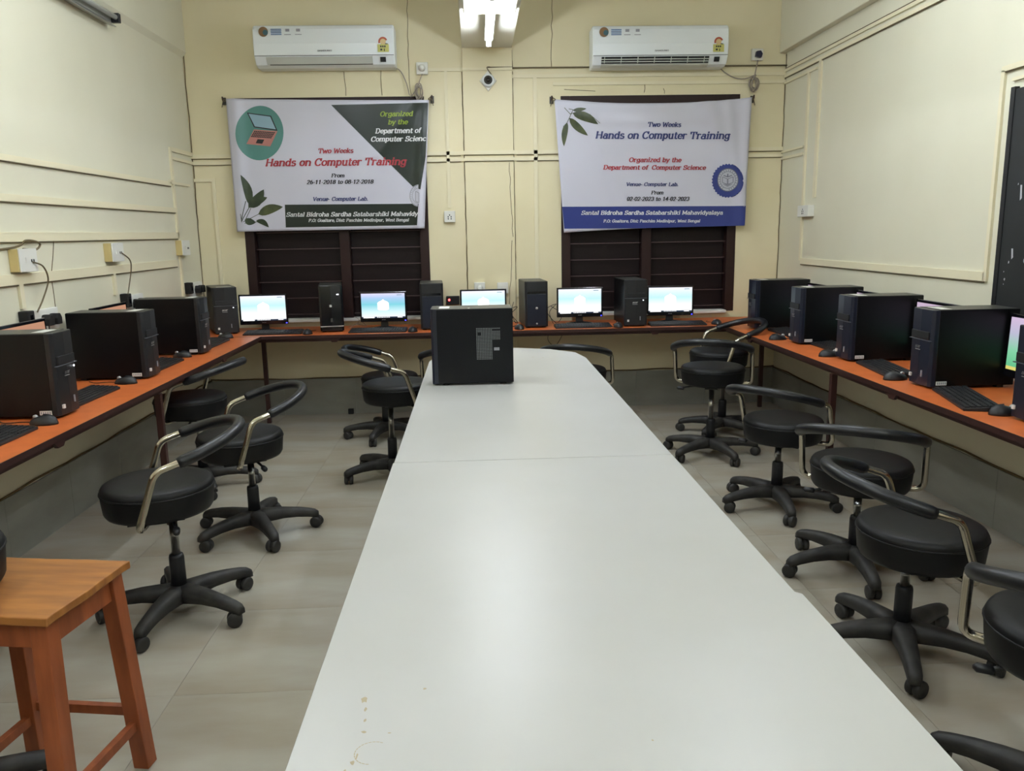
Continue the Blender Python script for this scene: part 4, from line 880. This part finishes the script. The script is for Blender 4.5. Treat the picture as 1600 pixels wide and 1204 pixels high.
BL.prnt('laptop_screen', [[(205, 166), (372, 190), (418, 292), (254, 266)]], P_black, 2); BL.prnt('laptop_screen', [[(216, 174), (366, 196), (406, 282), (260, 260)]], P_sky, 3)
BL.prnt('laptop_keyboard', [[(254, 280), (418, 294), (368, 396), (203, 378)]], P_salmon, 2)
kq = []
for r_ in range(4):
    for c_ in range(12):
        t0, t1 = c_/12, (c_+.8)/12; s0, s1 = r_/4, (r_+.8)/4
        Q = lambda t, s: (258-26*s+(146-4*s)*t, 289+44*s+12*t)
        kq.append([Q(t0, s0), Q(t1, s0), Q(t1, s1), Q(t0, s1)])
BL.prnt('laptop_keys', kq, P_black, 3); BL.prnt('laptop_touchpad', [[(280, 346), (326, 350), (312, 378), (267, 373)]], P_black, 3)
BL.prnt('printed_leaf', [leaf((232, 800), (168, 588), 30, 14)], P_leaf, 2); BL.prnt('printed_leaf', [leaf((222, 815), (326, 690), 40, 10)], P_leaf, 3); BL.prnt('printed_leaf', [leaf((250, 800), (350, 745), 26, -8)], P_leaf, 3)
BL.prnt('printed_leaf', [leaf((288, 862), (458, 812), 36, -14)], P_olive, 2); BL.prnt('printed_leaf', [leaf((200, 900), (272, 920), 26, 4)], P_leaf, 3); BL.prnt('printed_leaf', [leaf((275, 905), (362, 955), 20, -14)], P_leaf, 3)
BL.prnt('printed_stem', [stroke((205, 770), (178, 900), 5), stroke((228, 812), (180, 910), 5), stroke((238, 820), (205, 900), 4), stroke((290, 862), (190, 915), 4), stroke((200, 925), (280, 915), 4), stroke((170, 860), (180, 918), 4)], P_leaf, 2)
BL.text('Two Weeks', 697, 942, 446, 31, P_red); BL.text('Hands on Computer Training', 335, 1310, 530, 47, P_red, wt=1.75)
BL.text('From', 790, 882, 611, 24, P_black); BL.text('26-11-2018 to 08-12-2018', 620, 1082, 655, 25, P_black); BL.text('Venue- Computer Lab.', 662, 1046, 772, 25, P_navy)
BL.text('Organized', 1128, 1358, 204, 31, P_lime); BL.text('by the', 1184, 1322, 258, 30, P_lime); BL.text('Department of', 1096, 1414, 316, 31, P_white); BL.text('Computer Scienc', 1064, 1450, 371, 31, P_white)
BL.text('Santal Bidroha Sardha Satabarshiki Mahavidy', 480, 1392, 880, 28, P_white); BL.text('P.O: Goaltore, Dist: Paschim Medinipur, West Bengal', 634, 1330, 918, 20, P_white)
BL.prnt('emblem', [ell(1398, 742, 64, 76, 24, 95, 265)+[(1398, 666)]], vinyl, 2); BL.prnt('emblem', annulus(1396, 742, 56, 61, 1.22, 20, 95, 265), P_grey, 3); BL.prnt('emblem', annulus(1396, 742, 40, 43, 1.22, 20, 95, 265), P_grey, 3)
BL.prnt('emblem', [stroke((1378, 712), (1378, 780), 4), stroke((1378, 712), (1402, 724), 4), stroke((1378, 780), (1402, 790), 4), stroke((1402, 724), (1402, 790), 4)]+[stroke((1396+46*math.cos(R(a)), 742+56*math.sin(R(a))), (1396+53*math.cos(R(a)), 742+64*math.sin(R(a))), 4) for a in range(105, 260, 12)], P_grey, 3)
def dR(u, v):
    f = 0
    for (cu, sl, w, am) in ((.18, .5, .05, .010), (.82, -.55, .045, .012), (.9, -.2, .03, .008), (.5, 0, .12, .006)): f += am*math.exp(-((u-cu-sl*(v-.2)*(.5-cu)*1.5)/w)**2)*(1-v*.5)
    return .012+1.7*f+.006*math.sin(4*u+3*v)+.016*math.exp(-((u-.985)/.03)**2)+.005*math.exp(-((v-.09-.1*4*u*(1-u)*.5)/.04)**2)
BR = Banner('banner', 'white and blue training banner with round blue seal, on the right window',
            [(62, 116), (1430, 98), (1378, 972), (132, 1018)], [(.665, 2.518), (2.255, 2.515), (2.225, 1.505), (.735, 1.475)], .040, -.012, dR)
BR.prnt('blue_band', [[(118, 838), (1384, 834), (1378, 970), (1330, 972), (640, 988), (134, 990)]], P_blue, 1)
BR.prnt('printed_leaf', [leaf((188, 190), (280, 180), 14, 0)], P_olive, 2); BR.prnt('printed_leaf', [leaf((186, 208), (362, 282), 32, -12)], P_olive, 2); BR.prnt('printed_leaf', [leaf((164, 240), (292, 358), 26, 4)], P_olive, 2); BR.prnt('printed_leaf', [leaf((150, 268), (128, 430), 22, 6)], P_olive, 2)
BR.prnt('printed_stem', [stroke((130, 172), (170, 215), 4), stroke((190, 185), (150, 270), 4), stroke((168, 215), (186, 208), 5), stroke((160, 180), (190, 186), 4), stroke((125, 290), (118, 380), 3), stroke((300, 215), (375, 275), 3)], P_olive, 2)
BR.text('Two Weeks', 702, 936, 297, 29, P_navy); BR.text('Hands on Computer Training', 342, 1274, 376, 45, P_navy, wt=1.75)
BR.text('Organized by the', 576, 940, 533, 29, P_red); BR.text('Department of', 398, 708, 584, 28, P_red); BR.text('Computer Science', 734, 1112, 584, 28, P_red)
BR.text('Venue- Computer Lab.', 558, 922, 696, 23, P_navy); BR.text('From', 732, 818, 753, 23, P_black); BR.text('02-02-2023 to 14-02-2023', 562, 998, 797, 25, P_black)
BR.text('Santal Bidroha Sardha Satabarshiki Mahavidyalaya', 250, 1232, 893, 26, P_white); BR.text('P.O: Goaltore, Dist: Paschim Medinipur, West Bengal', 404, 1074, 947, 19, P_white)
star = []
for i in range(64): rr_ = 1.0 if i % 2 else .93; star.append((1262+108*rr_*math.cos(2*pi*i/64), 661+118*rr_*math.sin(2*pi*i/64)))
BR.prnt('seal', [star], P_blue, 2); BR.prnt('seal_centre', [ell(1264, 655, 70, 80, 32)], mat('print_pale', (176, 178, 188), .35), 3); emblem(BR, 1264, 655, 70, 1.14, mat('print_dkgrey', (92, 94, 106), .35), 4)
# hooks and ties
for x, z, lab in ((-1.935, 2.535, 'dark iron hook at the upper left corner of the left banner'), (-.305, 2.53, 'iron hook at the upper right corner of the left banner'), (.645, 2.515, 'iron hook at the upper left corner of the right banner'), (2.275, 2.505, 'iron hook at the upper right corner of the right banner')):
    t = thing('wall_hook', lab, 'hook', (x, YB, z), 0, 'iron hooks holding the banners')
    MB().tube(fillet([(0, 0, 0), (0, -.05, 0), (.0, -.055, .03)], .015), .006, 8).obj('hook', legm, t); MB().box(-.014, .014, -.012, 0, -.025, .03).obj('hook_plate', greytop, t, bevel=.003)
    s = 1 if 'left corner' in lab else -1
    MB().tube(spline([(0, -.05, .01), (s*.012, -.055, -.006), (s*.028, -.06, 0), (s*.01, -.052, .012), (0, -.05, -.01), (-s*.01, -.05, -.05)]), .003, 5).obj('tie', wireshadem, t)
